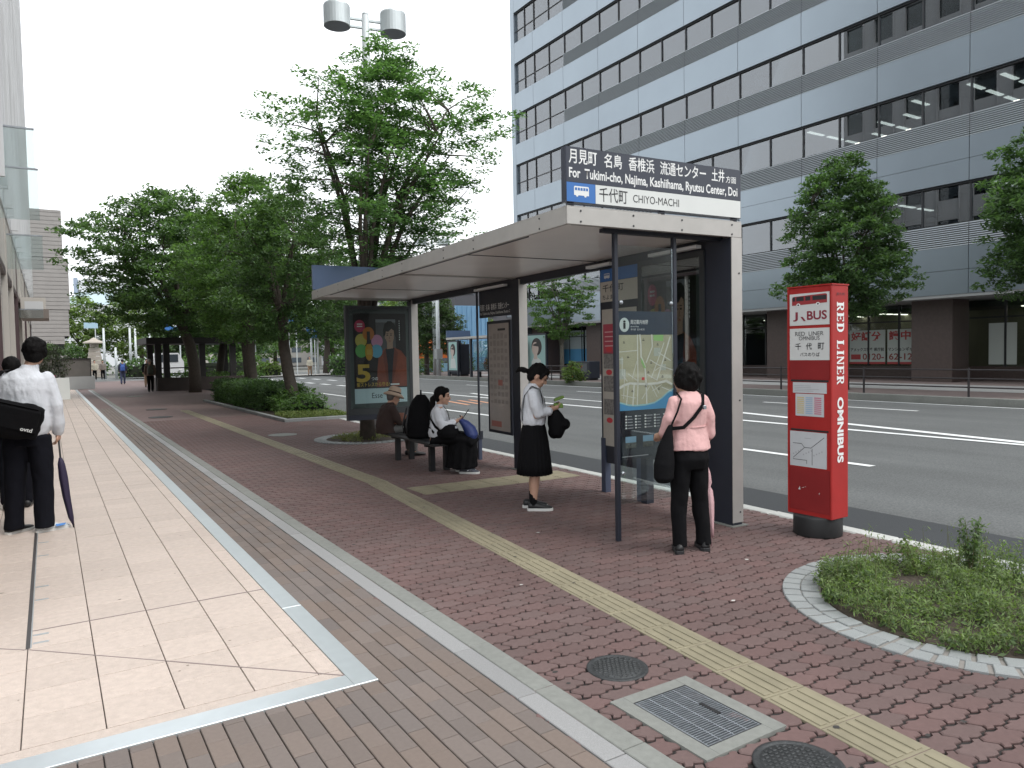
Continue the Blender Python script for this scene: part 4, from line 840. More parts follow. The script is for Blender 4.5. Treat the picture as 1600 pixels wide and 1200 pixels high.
# evergreen row on the pavement
tree('evergreen_tree', 'nearest evergreen in the hedge bed, gnarled leaning trunk', (5.80, 20.6, 0), [(0, 0, 0, .19), (-.05, .0, .5, .17), (-.16, 0, 1.1, .16), (-.25, .05, 1.9, .15), (-.25, .05, 2.7, .14)], [(2.0, .9), (2.6, 1.55), (3.4, 1.9), (4.4, 1.9), (5.3, 1.5), (6.2, .6)], 420, 60, .30, .115, LF2, off=(-.1, 0), seed=21, group='evergreens along the pavement', lump=.3)
tree('evergreen_tree', 'second evergreen in the hedge bed with a straight trunk', (6.15, 26.6, 0), [(0, 0, 0, .19), (-.1, 0, .7, .17), (-.16, 0, 1.6, .16), (-.1, 0, 3.0, .15)], [(2.2, 1.1), (2.9, 2.0), (4.2, 2.5), (5.6, 2.35), (6.8, 1.6), (7.9, .6)], 460, 60, .36, .14, LF5, seed=22, group='evergreens along the pavement', lump=.3)
tree('evergreen_tree', 'broad dark evergreen with layered boughs in front of the black pergola', (5.75, 36.8, 0), [(0, 0, 0, .30), (.0, 0, 1.2, .27), (-.15, 0, 2.2, .25), (-.5, 0, 3.2, .2)], [(2.7, 1.6), (3.4, 3.0), (4.6, 4.1), (6.0, 4.3), (7.4, 3.5), (8.6, 2.2), (9.3, .8)], 640, 62, .52, .19, LF2, off=(-.9, 0), seed=23, group='evergreens along the pavement', limbs=10, lump=.34, flat_=.35)
tree('evergreen_tree', 'evergreen with a forked double trunk beyond the hedge', (7.7, 41.5, 0), [(0, 0, 0, .26), (.05, 0, 1.0, .2), (.3, 0, 2.6, .18)], [(2.5, 1.8), (3.6, 3.3), (5.2, 3.6), (7.2, 3.2), (9.2, 1.4)], 460, 56, .52, .20, LF2, seed=24, group='evergreens along the pavement', lump=.3)
tree('evergreen_tree', 'young bright evergreen leaning over the hedge between the trunks', (6.9, 31.0, 0), [(0, 0, 0, .14), (-.1, 0, 1.4, .12), (-.2, 0, 2.6, .1)], [(2.2, 1.2), (3.2, 2.2), (4.6, 2.4), (6.0, 1.9), (7.0, .7)], 360, 54, .38, .15, LF5, seed=25, group='evergreens along the pavement', lump=.3)
tree('evergreen_tree', 'tree behind the advertising panel across the junction', (21.5, 66, 0), [(0, 0, 0, .3), (.2, 0, 2.5, .25), (.1, 0, 4, .2)], [(3., 2.), (4.6, 4.), (7, 4.6), (9.5, 3.4), (11.3, 1.)], 420, 46, .7, .30, LF4, seed=26, lump=.3)
# trees in front of the office block
tree('street_tree', 'dense rounded tree in front of the office block above the red pylon', (24.0, 15.8, .02), [(0, 0, 0, .16), (0, 0, 1.5, .14), (0, 0, 3.0, .12)], [(2.5, .9), (3.0, 1.9), (3.8, 2.3), (5.0, 2.05), (6.4, 1.8), (7.4, 1.25), (8.2, .4)], 640, 60, .32, .15, LF2, seed=31, hollow=.3, lump=.2, group='trees along the opposite pavement')
tree('street_tree', 'dark tree cut off by the right edge of the picture', (24.0, 9.35, .02), [(0, 0, 0, .16), (0, 0, 1.5, .14), (0, 0, 3.4, .12)], [(2.7, .9), (3.4, 1.7), (4.6, 1.95), (6.0, 1.75), (7.0, 1.2), (7.8, .4)], 560, 60, .30, .14, LF2, seed=32, hollow=.3, lump=.25, group='trees along the opposite pavement')
tree('street_tree', 'light open tree seen between the shelter posts', (24.2, 33.1, .02), [(0, 0, 0, .14), (0, .0, 1.2, .12), (0, 0, 2.0, .11)], [(2.2, .9), (2.9, 1.7), (3.9, 2.15), (4.9, 2.0), (5.7, 1.4), (6.4, .4)], 240, 46, .32, .16, LF5, bark=BARKL, seed=33, hollow=.2, lump=.3, flat_=.3, group='trees along the opposite pavement', limbs=9)
tree('street_tree', 'dark round tree beside the white lamp pole across the road', (24.3, 50.6, .02), [(0, 0, 0, .2), (0, .0, 1.4, .17), (0, 0, 2.6, .15)], [(1.5, 1.8), (2.2, 2.7), (3.8, 3.0), (5.2, 2.3), (6.8, .8)], 380, 50, .45, .22, LF4, seed=34, lump=.2, group='trees along the opposite pavement')
for i, (x, y, h, r) in enumerate(((36.5, 66.5, 8.0, 3.4), (41.5, 67, 7.6, 3.2), (31.2, 72, 7.5, 3.2))):
    tree('leafy_tree', ('bright green tree above the pale blue building', 'bright green tree right of the pale blue building', 'bright green tree left of the pale blue building')[i], (x, y, 0), [(0, 0, 0, .2), (0, 0, 2.2, .16), (0, 0, 3., .14)], [(2, r * .5), (3, r * .9), (h * .62, r), (h * .85, r * .7), (h, r * .2)], 220, 44, .6, .30, LF3, seed=40 + i, lump=.2)
# woods beyond the cross road
for i, (x, y, h, r) in enumerate(((3.2, 100, 9.0, 4.5), (9.5, 98, 9.8, 5), (15, 104, 10, 5), (21, 100, 10.5, 5), (27, 105, 11, 5.5), (-6, 104, 9.5, 5), (33, 98, 10, 5), (39, 100, 11, 5.5), (12, 88, 6.5, 3.2), (19, 90, 8, 4.))):
    tree('park_tree', ('bright tree over the stone monument', 'pale green tree right of the stone monument', 'green tree behind the pergola posts', 'green tree far behind the forked trunk', 'green tree far behind the hedge', 'tree behind the tan building', 'tree behind the hedge bed trunks', 'far tree between the advertising panel and the evergreens', 'low dark tree among the white poles', 'dark tree behind the pergola roof')[i], (x, y, 0), [(0, 0, 0, .3), (0, 0, 2.2, .24), (0, 0, 3.5, .2)], [(1.6, r * .5), (2.6, r * .9), (h * .55, r), (h * .82, r * .75), (h, r * .2)], 230, 42, .85, .42, (LF3, LF3, LF5, LF2, LF5, LF3, LF5, LF2, LF4, LF2)[i], seed=50 + i, twig=False, lump=.2, group='trees beyond the cross road')
# ---- hedge bed on the pavement
bed = thing('hedge_bed', 'kerbed planting bed with a clipped hedge beside the road beyond the shelter', 'planting bed', (4.70, 17.6, 0))
ks2 = MB().bbox(-.055, .055, -.148, .148, 0, .075, .008).mesh('kerb_block'); ks2.materials.append(GRANL)
for k in range(36): link('kerb_block', ks2, bed, (.055 - .012 * (k > 28), .15 + .3 * k, 0))
for k in range(6): link('kerb_block', ks2, bed, (.26 + .3 * k, .055, 0), R(90))
MB().box(.112, 1.75, .112, 10.8, 0, .05).build('soil', MATS['soil'], bed)
def hedge(name, label, x0, x1, y0, y1, h, m, n, size, cat='hedge', wob=.05, group=None, z0=0.):
    t = thing(name, label, cat, ((x0 + x1) / 2, (y0 + y1) / 2, z0), 0, group); wx, wy = (x1 - x0) / 2, (y1 - y0) / 2
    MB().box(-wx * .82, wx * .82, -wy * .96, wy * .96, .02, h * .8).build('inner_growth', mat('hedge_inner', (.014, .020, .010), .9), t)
    g = rng; P = np.stack([g.uniform(-wx, wx, n), g.uniform(-wy, wy, n), g.uniform(.05, h, n)], 1); f = g.integers(0, 10, n)
    s = f < 4; P[s, 2] = h + g.normal(0, wob, s.sum()); s = (f >= 4) & (f < 7); P[s, 0] = -wx + g.normal(0, wob, s.sum()); s = f == 7; P[s, 1] = -wy + g.normal(0, wob, s.sum()); s = f == 8; P[s, 0] = wx + g.normal(0, wob, s.sum())
    P[:, 2] += .05 * np.sin(P[:, 1] * 2.2) ; quads('foliage', leaf_cloud(P, 5, .06, size, .7, .5, .8), m, t); return t
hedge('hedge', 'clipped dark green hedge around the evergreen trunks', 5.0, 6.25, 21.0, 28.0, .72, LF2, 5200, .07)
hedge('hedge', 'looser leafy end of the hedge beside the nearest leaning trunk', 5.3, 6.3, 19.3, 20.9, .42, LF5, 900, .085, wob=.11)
gr = leaf_cloud(np.stack([rng.uniform(.2, 1.7, 1500), rng.uniform(.15, 1.9, 1500), rng.uniform(.05, .13, 1500)], 1), 4, .05, .08, 1.2, .2, 1.); quads('grass', gr, leafmat('leaf_grass', (.11, .17, .05), .4, .3, (.17, .19, .06)), bed)['kind'] = 'stuff'
# weeds round the tree ring
P = crown_points(500, [(.02, .62), (.06, .6)], hollow=.0, seed=3); q = thing('grass_tuft', 'dry grass and weeds in the round bed at the tree foot', 'weeds', (5, 13.1, 0)); quads('blades', leaf_cloud(P, 5, .06, .08, 1.3, .16, .9), leafmat('leaf_drygrass', (.20, .19, .08), .4, .3, (.12, .16, .05)), q)
# ---- weeds in the near bed
WD = leafmat('leaf_weed', (.130, .190, .070), .45, .45, (.175, .225, .095)); WD2 = leafmat('leaf_weed_dark', (.080, .125, .055), .45, .4, (.10, .15, .06))
n = 1900; a = rng.random(n) * 6.283; r_ = .85 * rng.random(n) ** .5; wx_, wy_ = r_ * np.cos(a), r_ * np.sin(a); h = .02 + .075 * rng.random(n) * (1 + .8 * np.sin(wx_ * 9 + 1) * np.sin(wy_ * 8)) + .03 * np.sin(a * 3 + 1) * (r_ / .8); gap = (np.hypot(r_ * np.cos(a) + .05, r_ * np.sin(a) - .35) > .15) & (np.sin(wx_ * 11 + 2) * np.sin(wy_ * 12 + 1) > -.86) & (np.hypot(r_ * np.cos(a) - .5, r_ * np.sin(a) + .1) > .10)
P = np.stack([r_ * np.cos(a), r_ * np.sin(a), h], 1)[gap]
q = link('weed_cover', None, None, (4.6, 2.2, .02)); q['kind'] = 'stuff'; q['label'] = 'low green weeds covering the granite edged bed'; q['category'] = 'weeds'
quads('leaves', leaf_cloud(P, 15, .045, .030, .9, .26, 1.3), WD, q); quads('dark_leaves', leaf_cloud(P[::3] - np.array([0, 0, .03]), 10, .05, .036, .8, .4, 1.2), WD2, q)
st = MB()
for c in P[::5]: st.tube([(c[0] + random.uniform(-.01, .01), c[1], .0), (c[0], c[1], c[2] + .03)], [.0016, .001], 3)
st.build('stems', mat('weed_stem', (.12, .12, .05), .8), q); q_bed = q
def weed(x, y, h, n, label, lean=(0, 0), bush=.5):
    t = thing('tall_weed', label, 'weed', (x, y, .03), 0, 'tall weeds in the near bed'); s = MB(); L = []
    for k in range(n):
        a = random.random() * 6.28; e = Vector((lean[0] + math.cos(a) * .16 * h, lean[1] + math.sin(a) * .16 * h, h * random.uniform(.65, 1.))); m_ = e * .5 + Vector((0, 0, .05 * h)); s.tube([(0, 0, 0), m_, e], [.0034, .0026, .001], 4)
        for u in np.linspace(.2, 1, int(16 * bush) + 6): p = m_ * (2 * u) if u < .5 else m_.lerp(e, 2 * u - 1); L.append(p)
    s.build('stems', MATS['weed_stem'], t); quads('leaves', leaf_cloud(np.array(L), 5, .045, .042, .7, .3, .8), WD2 if n > 3 else WD, t)
for i, (x, y, h, n, lean, l) in enumerate(((5.05, 2.42, .40, 7, (0, 0), 'bushiest tall weed in the near bed, dark leaved'), (4.78, 2.62, .30, 2, (-.05, .05), 'thin leaning weed stem left of the bushy weed'), (5.22, 2.10, .46, 3, (.03, 0), 'tall sparse weed right of the bushy weed'), (5.15, 1.86, .42, 5, (.05, 0), 'leafy weed near the right edge of the near bed'), (5.33, 2.0, .36, 3, (.08, 0), 'slim weed at the kerb side of the near bed'), (4.35, 2.75, .18, 2, (0, 0), 'short thin weed at the back of the near bed'), (5.0, 1.7, .30, 5, (0, -.03), 'low bushy weed at the right of the near bed'))): weed(x, y, h, n, l, lean)
st2 = MB(); SP = []
for k in range(44):
    a = random.uniform(.0, 3.0); r0 = random.uniform(.45, .78); x, y = 4.6 + r0 * math.cos(a), 2.2 + r0 * math.sin(a)
    hh = random.uniform(.14, .30); st2.tube([(x - 4.6, y - 2.2, 0), (x - 4.6 + random.uniform(-.03, .03), y - 2.2 + random.uniform(-.03, .03), hh)], [.0022, .0010], 4); SP.append((x - 4.6, y - 2.2, hh)); SP.append((x - 4.6, y - 2.2, hh * .7)); SP.append((x - 4.6, y - 2.2, hh * .45))
st2.build('tall_stems', MATS['weed_stem'], q_bed); quads('tall_stem_leaves', leaf_cloud(np.array(SP), 5, .035, .03, .9, .25, 1.), WD, q_bed)
# ---------------------------------------------------------------- street furniture
WPOLE = mat('pale_pole', (.58, .62, .63), .5, m=.2, var=.04, vs=5); LHEAD = mat('lamp_head', (.62, .67, .68), .42, m=.3, var=.04, vs=5)
def street_lamp(label, x, y, h, r=.085, rot=0, arm=.52, hr=.23, cat='street lamp'):
    t = thing('street_lamp', label, cat, (x, y, 0), rot); MB().tube([(0, 0, 0), (0, 0, h * .5), (0, 0, h)], [r * 1.15, r, r * .8], 16).build('pole', WPOLE, t, True); MB().lathe([(r * .8, h), (r * .6, h + .05), (.001, h + .06)], 16).build('pole_cap', WPOLE, t, True)
    for s in (-1, 1):
        b = MB(); b.box(min(s * r * .6, s * arm * .6), max(s * r * .6, s * arm * .6), -.03, .03, h - .28, h - .24); b.box(min(s * r * .6, s * arm * .6), max(s * r * .6, s * arm * .6), -.03, .03, h - .12, h - .08)
        b.build('arm', LHEAD, t)
        hd = MB().lathe([(hr, h - .30), (hr, h + .09), (hr * .96, h + .12), (.001, h + .125)], 28, (s * (arm + .0), 0)).build('lamp_head', LHEAD, t, False)
        MB().lathe([(hr * .93, h - .305), (.001, h - .302)], 28, (s * arm, 0)).build('lamp_glass', mat('lamp_under', (.22, .23, .28), .3), hd)
    return t
street_lamp('tall street lamp with two drum heads rising through the tree behind the shelter', 5.84, 14.70, 8.60, .095, R(-11), .58, .27)
street_lamp('distant street lamp with two drum heads above the shelter roof', 24, 48.6, 9.8, .12, R(-32), .85, .45)
t = thing('white_pole', 'white lamp pole standing before the blue building across the road', 'pole', (23.2, 46.4, .02)); MB().tube([(0, 0, 0), (0, 0, 3.5), (0, 0, 7.0)], [.17, .13, .11], 14).build('pole', WPOLE, t, True); MB().tube([(0, 0, 6.9), (-.2, .05, 7.4), (-.6, .1, 7.6)], [.1, .08, .06], 10).build('arm', WPOLE, t, True); box('control_box', mat('box_grey', (.3, .31, .31), .6), t, -.22, .22, -.22, .22, 1.2, 1.9)
# railings across the road
RAIL = mat('rail_brown', (.035, .030, .032), .5)
def railing(label, x, y0, y1, sp=3.25, zs=(.80, .55, .30)):
    t = thing('railing', label, 'railing', (x, y0, .02), -.03); n = max(1, round((y1 - y0) / sp)); me = MB().tube([(0, 0, 0), (0, 0, .4), (0, 0, .86)], .032, 8).mesh('post'); me.materials.append(RAIL)
    for k in range(n + 1): link('post', me, t, (0, k * (y1 - y0) / n, 0))
    for z in zs: MB().cyl((0, 0, z), (0, y1 - y0, z), .021, n=8).build('rail', RAIL, t)
railing('brown pipe railing along the kerb before the office block', 21.9, 1.0, 27.0); railing('short dark railing before the light tree across the road', 22.5, 30.0, 33.6, 1.7); railing('short dark railing below the dark round tree across the road', 22.9, 47.5, 52, 2.0)
g_ = thing('roadside_plant', 'flowering shrub at the end of the short railing across the road', 'shrub', (22.1, 29.2, .02)); quads('foliage', leaf_cloud(crown_points(90, [(.05, .5), (.5, .75), (1.0, .3)], seed=5), 16, .16, .14, .7, .5, .8), LF3, g_); quads('flowers', leaf_cloud(crown_points(12, [(.2, .5), (.9, .6)], seed=6), 5, .06, .08, .7, .9, .8), mat('petal_red', (.5, .08, .06), .6), g_)
for i, (x, y, s, l) in enumerate(((23.4, 21.6, .5, 'small shrub behind the railing beside the red pylon'), (22.4, 48.2, .6, 'low grey-green shrub at the kerb below the dark round tree'), (27.5, 56.5, 1.2, 'green bush behind the white pole'), (31, 57.5, 1.3, 'green bush before the blue building'), (34, 57, 1.0, 'pink flowering bush by the far bus shelter'))):
    t = thing('bush', l, 'bush', (x, y, .02), 0, 'bushes across the road'); quads('foliage', leaf_cloud(crown_points(90, [(.02, s * .8), (s * .6, s), (s * 1.5, s * .4)], seed=60 + i), 20, s * .25, s * .15, .7, .5, .8), (LF5, LF2, LF3, LF3, leafmat('leaf_pink', (.45, .12, .16), .4, .3, (.1, .15, .05)))[i], t)
    MB().tube([(0, 0, 0), (0, 0, s)], [.03, .015], 5).build('stem', BARK, t)
# opposite bus shelter
os_ = thing('bus_shelter', 'second bus shelter with navy sign on the opposite pavement', 'bus shelter', (22.4, 37.2, .02), R(-2))
box('roof', SILV, os_, 0, 1.8, 0, 6.9, 2.48, 2.62); box('far_sign', SBACK, os_, .0, 1.8, 6.80, 6.88, 2.63, 3.1); box('near_sign', NAVY2, os_, 0, 1.8, .0, .06, 2.63, 3.1)
for y in (.1, 3.4, 6.7): box('post', NAVY, os_, .05, .18, y, y + .16, 0, 2.48)
box('timetable_panel', NAVY, os_, .08, .14, 4.9, 5.9, .35, 2.4); box('glass_pane', GLS, os_, .15, .16, .3, 3.3, .4, 2.3); box('bench', BLK, os_, .7, 1.1, 1, 4, .4, .46)
for y in (1.2, 3.8): box('bench_leg', BLK, os_, .8, 1.0, y, y + .06, 0, .4)
def ad(label, x, y, wd, ht, rz, z0=.35):
    t = thing('advertising_light_box', label, 'light box', (x, y, .02), rz); box('case', NAVY, t, 0, .12, -wd / 2, wd / 2, z0, z0 + ht); F = frame((-.001, wd / 2, z0), (0, -1, 0), (0, 0, 1)); TE = mat('teal_poster', (.30, .48, .46), .4)
    for yy in (-wd / 2 + .05, wd / 2 - .15): box('leg', NAVY, t, .02, .10, yy, yy + .1, 0, z0)
    flat('poster_sheet', TE, t, F, rect(.1, wd - .1, .12, ht - .1), .002); SK = MATS['poster_skin']; HR = MATS['poster_hair']
    s = wd; flat('poster_hair', HR, t, F, ell(.52 * s, .70 * ht, .26 * s, .20 * ht, 20), .004); flat('poster_face', mat('poster_pale_skin', (.50, .40, .35), .4), t, F, ell(.45 * s, .66 * ht, .17 * s, .15 * ht, 20), .006); flat('poster_neck', MATS['poster_pale_skin'], t, F, rect(.38 * s, .55 * s, .42 * ht, .56 * ht), .005); flat('poster_dress', mat('poster_white', (.55, .58, .56), .4), t, F, [(.22 * s, .12 * ht), (.82 * s, .12 * ht), (.72 * s, .40 * ht), (.55 * s, .46 * ht), (.38 * s, .46 * ht), (.26 * s, .36 * ht)], .0045); flat('poster_fringe', HR, t, F, [(.30 * s, .74 * ht), (.60 * s, .80 * ht), (.64 * s, .70 * ht), (.40 * s, .72 * ht)], .007)
    return t
ad('teal poster of a dark-haired figure on the far bus shelter', 22.35, 42.6, 1.35, 2.05, 0); ad('larger teal poster beside the light tree across the road', 23.5, 34.6, 2.0, 2.5, 0, .1)
rbn = thing('banner', 'narrow red and white banner beside the larger teal poster', 'banner', (23.2, 35.9, .02)); box('cloth', mat('banner_red', (.50, .04, .06), .6), rbn, 0, .03, -.55, -.08, .4, 2.3); box('cloth_white', SIGNW, rbn, 0, .03, -.05, .45, .4, 2.3); MB().cyl((.05, -.06, 0), (.05, -.06, 2.4), .02, n=6).build('pole', STEEL, rbn)
for k in range(5): box('banner_mark', mat('banner_red', (.50, .04, .06), .6), rbn, -.004, -.001, .05, .35, .6 + .33 * k, .78 + .33 * k)
for i, (y, l) in enumerate(((45.4, 'dark vending cabinet at the far end of the opposite shelter'), (31.2, 'dark newspaper box behind the short railing'))):
    t = thing('street_cabinet', l, 'cabinet', (24.0, y, .02)); h = (2.2, 1.0)[i]; MB().box(0, .7, -.8, .8, .1, h).build('body', NAVY, t, bevel=.02); box('window', mat('cabinet_glass', (.12, .13, .14), .2), t, -.01, 0, -.6, .6, h * .45, h * .9); box('plinth', BLK, t, .05, .65, -.7, .7, 0, .0999)
# ---------------------------------------------------------------- far end of the pavement
lw = thing('planter_wall', 'two-tiered wall, pale below and dark above, closing the end of the tiled terrace', 'wall', (0, 46.5, 0)); box('base', mat('pale_grey_stone', (.36, .37, .37), .7, var=.05, vs=3), lw, -.8, 2.15, 0, 1.4, 0, .70); box('upper_panel', mat('dim_panel', (.13, .12, .11), .6, var=.15, vs=2), lw, -.8, 1.95, .1, 1.3, .70, 1.66); box('capping', BLK, lw, -.85, 2.0, .04, 1.36, 1.66, 1.70); box('corner_bar', BLK, lw, 1.951, 2.0, .06, .10, .70, 1.66)
sp_ = thing('potted_shrub', 'loose grey-green shrub in a pot in front of the terrace wall', 'shrub', (.05, 36.6, 0)); MB().lathe([(.25, 0), (.33, .5), (.35, .52), (.30, .52), (.28, .46), (.001, .46)], 16).build('pot', mat('pot_brown', (.12, .09, .08), .7), sp_); quads('foliage', leaf_cloud(crown_points(170, [(.6, .35), (1.1, .75), (1.7, .8), (2.3, .4)], seed=8), 16, .20, .13, 1., .3, 1.), leafmat('leaf_grey', (.07, .085, .06), .4, .2, (.1, .11, .08)), sp_); MB().tube([(0, 0, .4), (0, 0, 1.4)], [.04, .02], 6).build('stem', BARK, sp_)
for i, (x, y, s) in enumerate(((1.2, 47.2, .55), (.2, 47.2, .6))): t = thing('shrub', ('round green shrub on top of the terrace wall, right', 'round green shrub on top of the terrace wall, left')[i], 'shrub', (x, y, 1.66)); quads('foliage', leaf_cloud(crown_points(80, [(.0, s), (s * .6, s), (s * 1.4, s * .4)], seed=9 + i), 16, .16, .12, .7, .5, .8), LF2, t)
sb = thing('sandwich_board', 'small white sandwich board on the tiles by the potted shrub', 'sandwich board', (.42, 34.9, 0), R(4)); 
for s in (-1, 1): MB().add([(-.28, s * .22, 0), (.28, s * .22, 0), (.28, s * .03, .86), (-.28, s * .03, .86), (-.28, s * .25, 0), (.28, s * .25, 0), (.28, s * .05, .88), (-.28, s * .05, .88)], [(0, 1, 2, 3), (7, 6, 5, 4), (0, 4, 5, 1), (1, 5, 6, 2), (2, 6, 7, 3), (3, 7, 4, 0)]).build('board', SIGNW, sb)
pk = thing('pink_flag', 'narrow pink flag beside the white sandwich board', 'flag', (.06, 34.6, 0)); MB().cyl((0, 0, 0), (0, 0, 1.0), .012, n=6).build('pole', STEEL, pk); MB().box(.012, .16, -.004, .004, .25, 1.0).build('cloth', mat('pink_cloth', (.55, .16, .25), .7), pk); box('foot', STEEL, pk, -.1, .1, -.1, .1, 0, .02)
pg = thing('pergola', 'black flat-roofed pergola over a brown planter wall among the trees', 'pergola', (4.6, 39.7, 0)); BLK2 = mat('pergola_brown', (.028, .024, .024), .6)
box('roof', BLK2, pg, -.55, 4.2, -.2, 4.2, 2.32, 2.62); 
for x, y in ((-.15, .1), (.25, .3), (1.9, .2), (3.4, .3), (-.15, 3.4), (3.6, 3.4)): box('post', BLK2, pg, x, x + .28, y, y + .28, 0, 2.32)
for z in (.75, 1.05): box('rail', BLK2, pg, .3, 4.0, 3.7, 3.76, z, z + .06)
box('planter_wall', mat('planter_brown', (.055, .040, .036), .6, var=.15, vs=3), pg, .02, 4.6, -.05, .09, 0, .64); box('planter_wall', MATS['planter_brown'], pg, -.1, .0199, -.05, 3.2, 0, .64); box('planter_soil', MATS['soil'], pg, .02, 4.5, .0905, 3.2, 0, .55)
quads('planter_plants', leaf_cloud(np.stack([rng.uniform(.1, 4.4, 260), rng.uniform(.1, 3, 260), rng.uniform(.55, .85, 260)], 1), 10, .12, .10, .7, .5, .8), LF5, pg)['kind'] = 'stuff'
# stone monument
mo = thing('stone_monument', 'tiered stone lantern tower with a broad cap far down the pavement', 'monument', (3.75, 80, 0)); STN = mat('monument_stone', (.36, .32, .28), .8, var=.12, vs=2)
for k in range(7): w_ = .78 - .055 * k; MB().bbox(-w_, w_, -w_, w_, .42 * k * .95, .42 * (k + 1) * .95 - .03, .03).build('stone_course', STN, mo)
MB().lathe([(.35, 2.8), (.4, 3.15), (.95, 3.2), (.9, 3.32), (.4, 3.5), (.15, 3.7), (.001, 3.75)], 16).build('cap', STN, mo)
# poles and signs at the junction
for i, (x, y, h) in enumerate(((4.0, 70, 4.2), (4.9, 71, 2.6), (6.2, 73, 4.6), (6.9, 76, 4.4), (8.3, 78, 4.0), (16.2, 70, 6.5), (17.5, 63.5, 6.5), (19.6, 64, 5.0), (20.8, 66, 6.8))):
    t = thing('pole', ('pale pole right of the stone monument', 'short white pole beside the crossing', 'pale pole over the walking figures', 'thin pale pole behind the pergola roof corner', 'thin pale pole between the pergola posts', 'pale lamp pole behind the hedge', 'sign pole beyond the junction left of the advertising panel', 'thin sign pole nearest the advertising panel', 'tall pale pole behind the signs at the junction')[i], 'pole', (x, y, 0)); MB().tube([(0, 0, 0), (0, 0, h)], [.11, .08], 8).build('shaft', WPOLE, t, True); MB().lathe([(.08, h), (.05, h + .05), (.001, h + .06)], 8).build('cap', WPOLE, t)
for i, (x, y, z, wd, ht) in enumerate(((8.2, 61, 3.75, 1.3, .95), (19.6, 63.8, 3.2, .9, .9), (17.9, 63.4, 4.6, .9, .8), (4.0, 90, 5.0, 1.3, .6))):
    t = thing('road_sign', ('blue road sign hanging under the evergreen by the pergola', 'small blue road sign left of the advertising panel', 'second small blue sign above the first at the junction', 'pale blue overhead sign far down the street')[i], 'road sign', (x, y, 0)); box('plate', SIGNB if i < 3 else mat('pale_sign', (.35, .50, .60), .5), t, -wd / 2, wd / 2, -.03, .03, z, z + ht); MB().cyl((wd * .3, .06, 0), (wd * .3, .06, z + ht), .05, n=8).build('pole', WPOLE, t); i < 3 and box('symbol', INKW, t, -wd * .12, wd * .12, -.034, -.031, z + ht * .3, z + ht * .75)
for i, (x0, x1, y0, y1, h, m) in enumerate(((5.5, 8.6, 72, 75, 1.2, LF2), (9.2, 15, 62.5, 64.5, 1.5, LF5), (15.5, 17, 64, 66, .8, LF3), (20.0, 23.4, 57.0, 60.5, 1.6, LF2), (21.0, 23.3, 54.8, 57.0, 1.0, leafmat('leaf_orange', (.30, .20, .06), .4, .3, (.14, .16, .05))), (2.8, 5.0, 84, 86, 1.4, LF5))):
    hedge('hedge', ('low hedge before the white poles', 'grassy hedge island across the junction', 'pale low bushes at the junction island tip', 'dark bush left of the advertising panel across the road', 'orange tinted hedge left of the advertising panel', 'hedge in front of the stone monument')[i], x0, x1, y0, y1, h, m, 500, .24, wob=.2, group='hedges at the junction')
MB().quad((8.9, 62, -.02), (24, 62, -.02), (24, 68, -.02), (8.9, 68, -.02)).build('island', mat('island_slab', (.40, .39, .37), .8), FSW)
wr = thing('low_rail', 'short brown timber rail at the road edge behind the hedge', 'railing', (9.0, 45.5, 0))
for k in range(4): MB().tube([(.0, k * 1.3, -.1), (.0, k * 1.3, .62)], .07, 6).build('post', RAIL, wr)
MB().cyl((0, 0, .45), (0, 3.9, .45), .05, n=6).build('rail', RAIL, wr)
vn = thing('parked_van', 'white van glimpsed between the pergola posts', 'van', (7.2, 57.5, 0)); 
MB().prism([(-1.1, 0), (1.1, 0), (1.1, 1.1), (.75, 1.75), (-.75, 1.75), (-1.1, 1.1)], 0, 3.8).build('body', mat('van_white', (.62, .63, .64), .35), vn)
vn.children[0].rotation_euler = (R(90), 0, 0); vn.children[0].location = (0, 3.8, .25)
box('windscreen', mat('van_glass', (.04, .05, .06), .1), vn, -.72, .72, -.03, -.001, 1.35, 1.9)
for s in (-1, 1):
    MB().cyl((s * 1.0, .8, .3), (s * 1.12, .8, .3), .3, n=14).build('wheel', BLK, vn); MB().cyl((s * 1.0, 3.0, .3), (s * 1.12, 3.0, .3), .3, n=14).build('wheel', BLK, vn); box('headlight', INKW, vn, s * .85 - .12, s * .85 + .12, -.02, -.001, .75, .9)
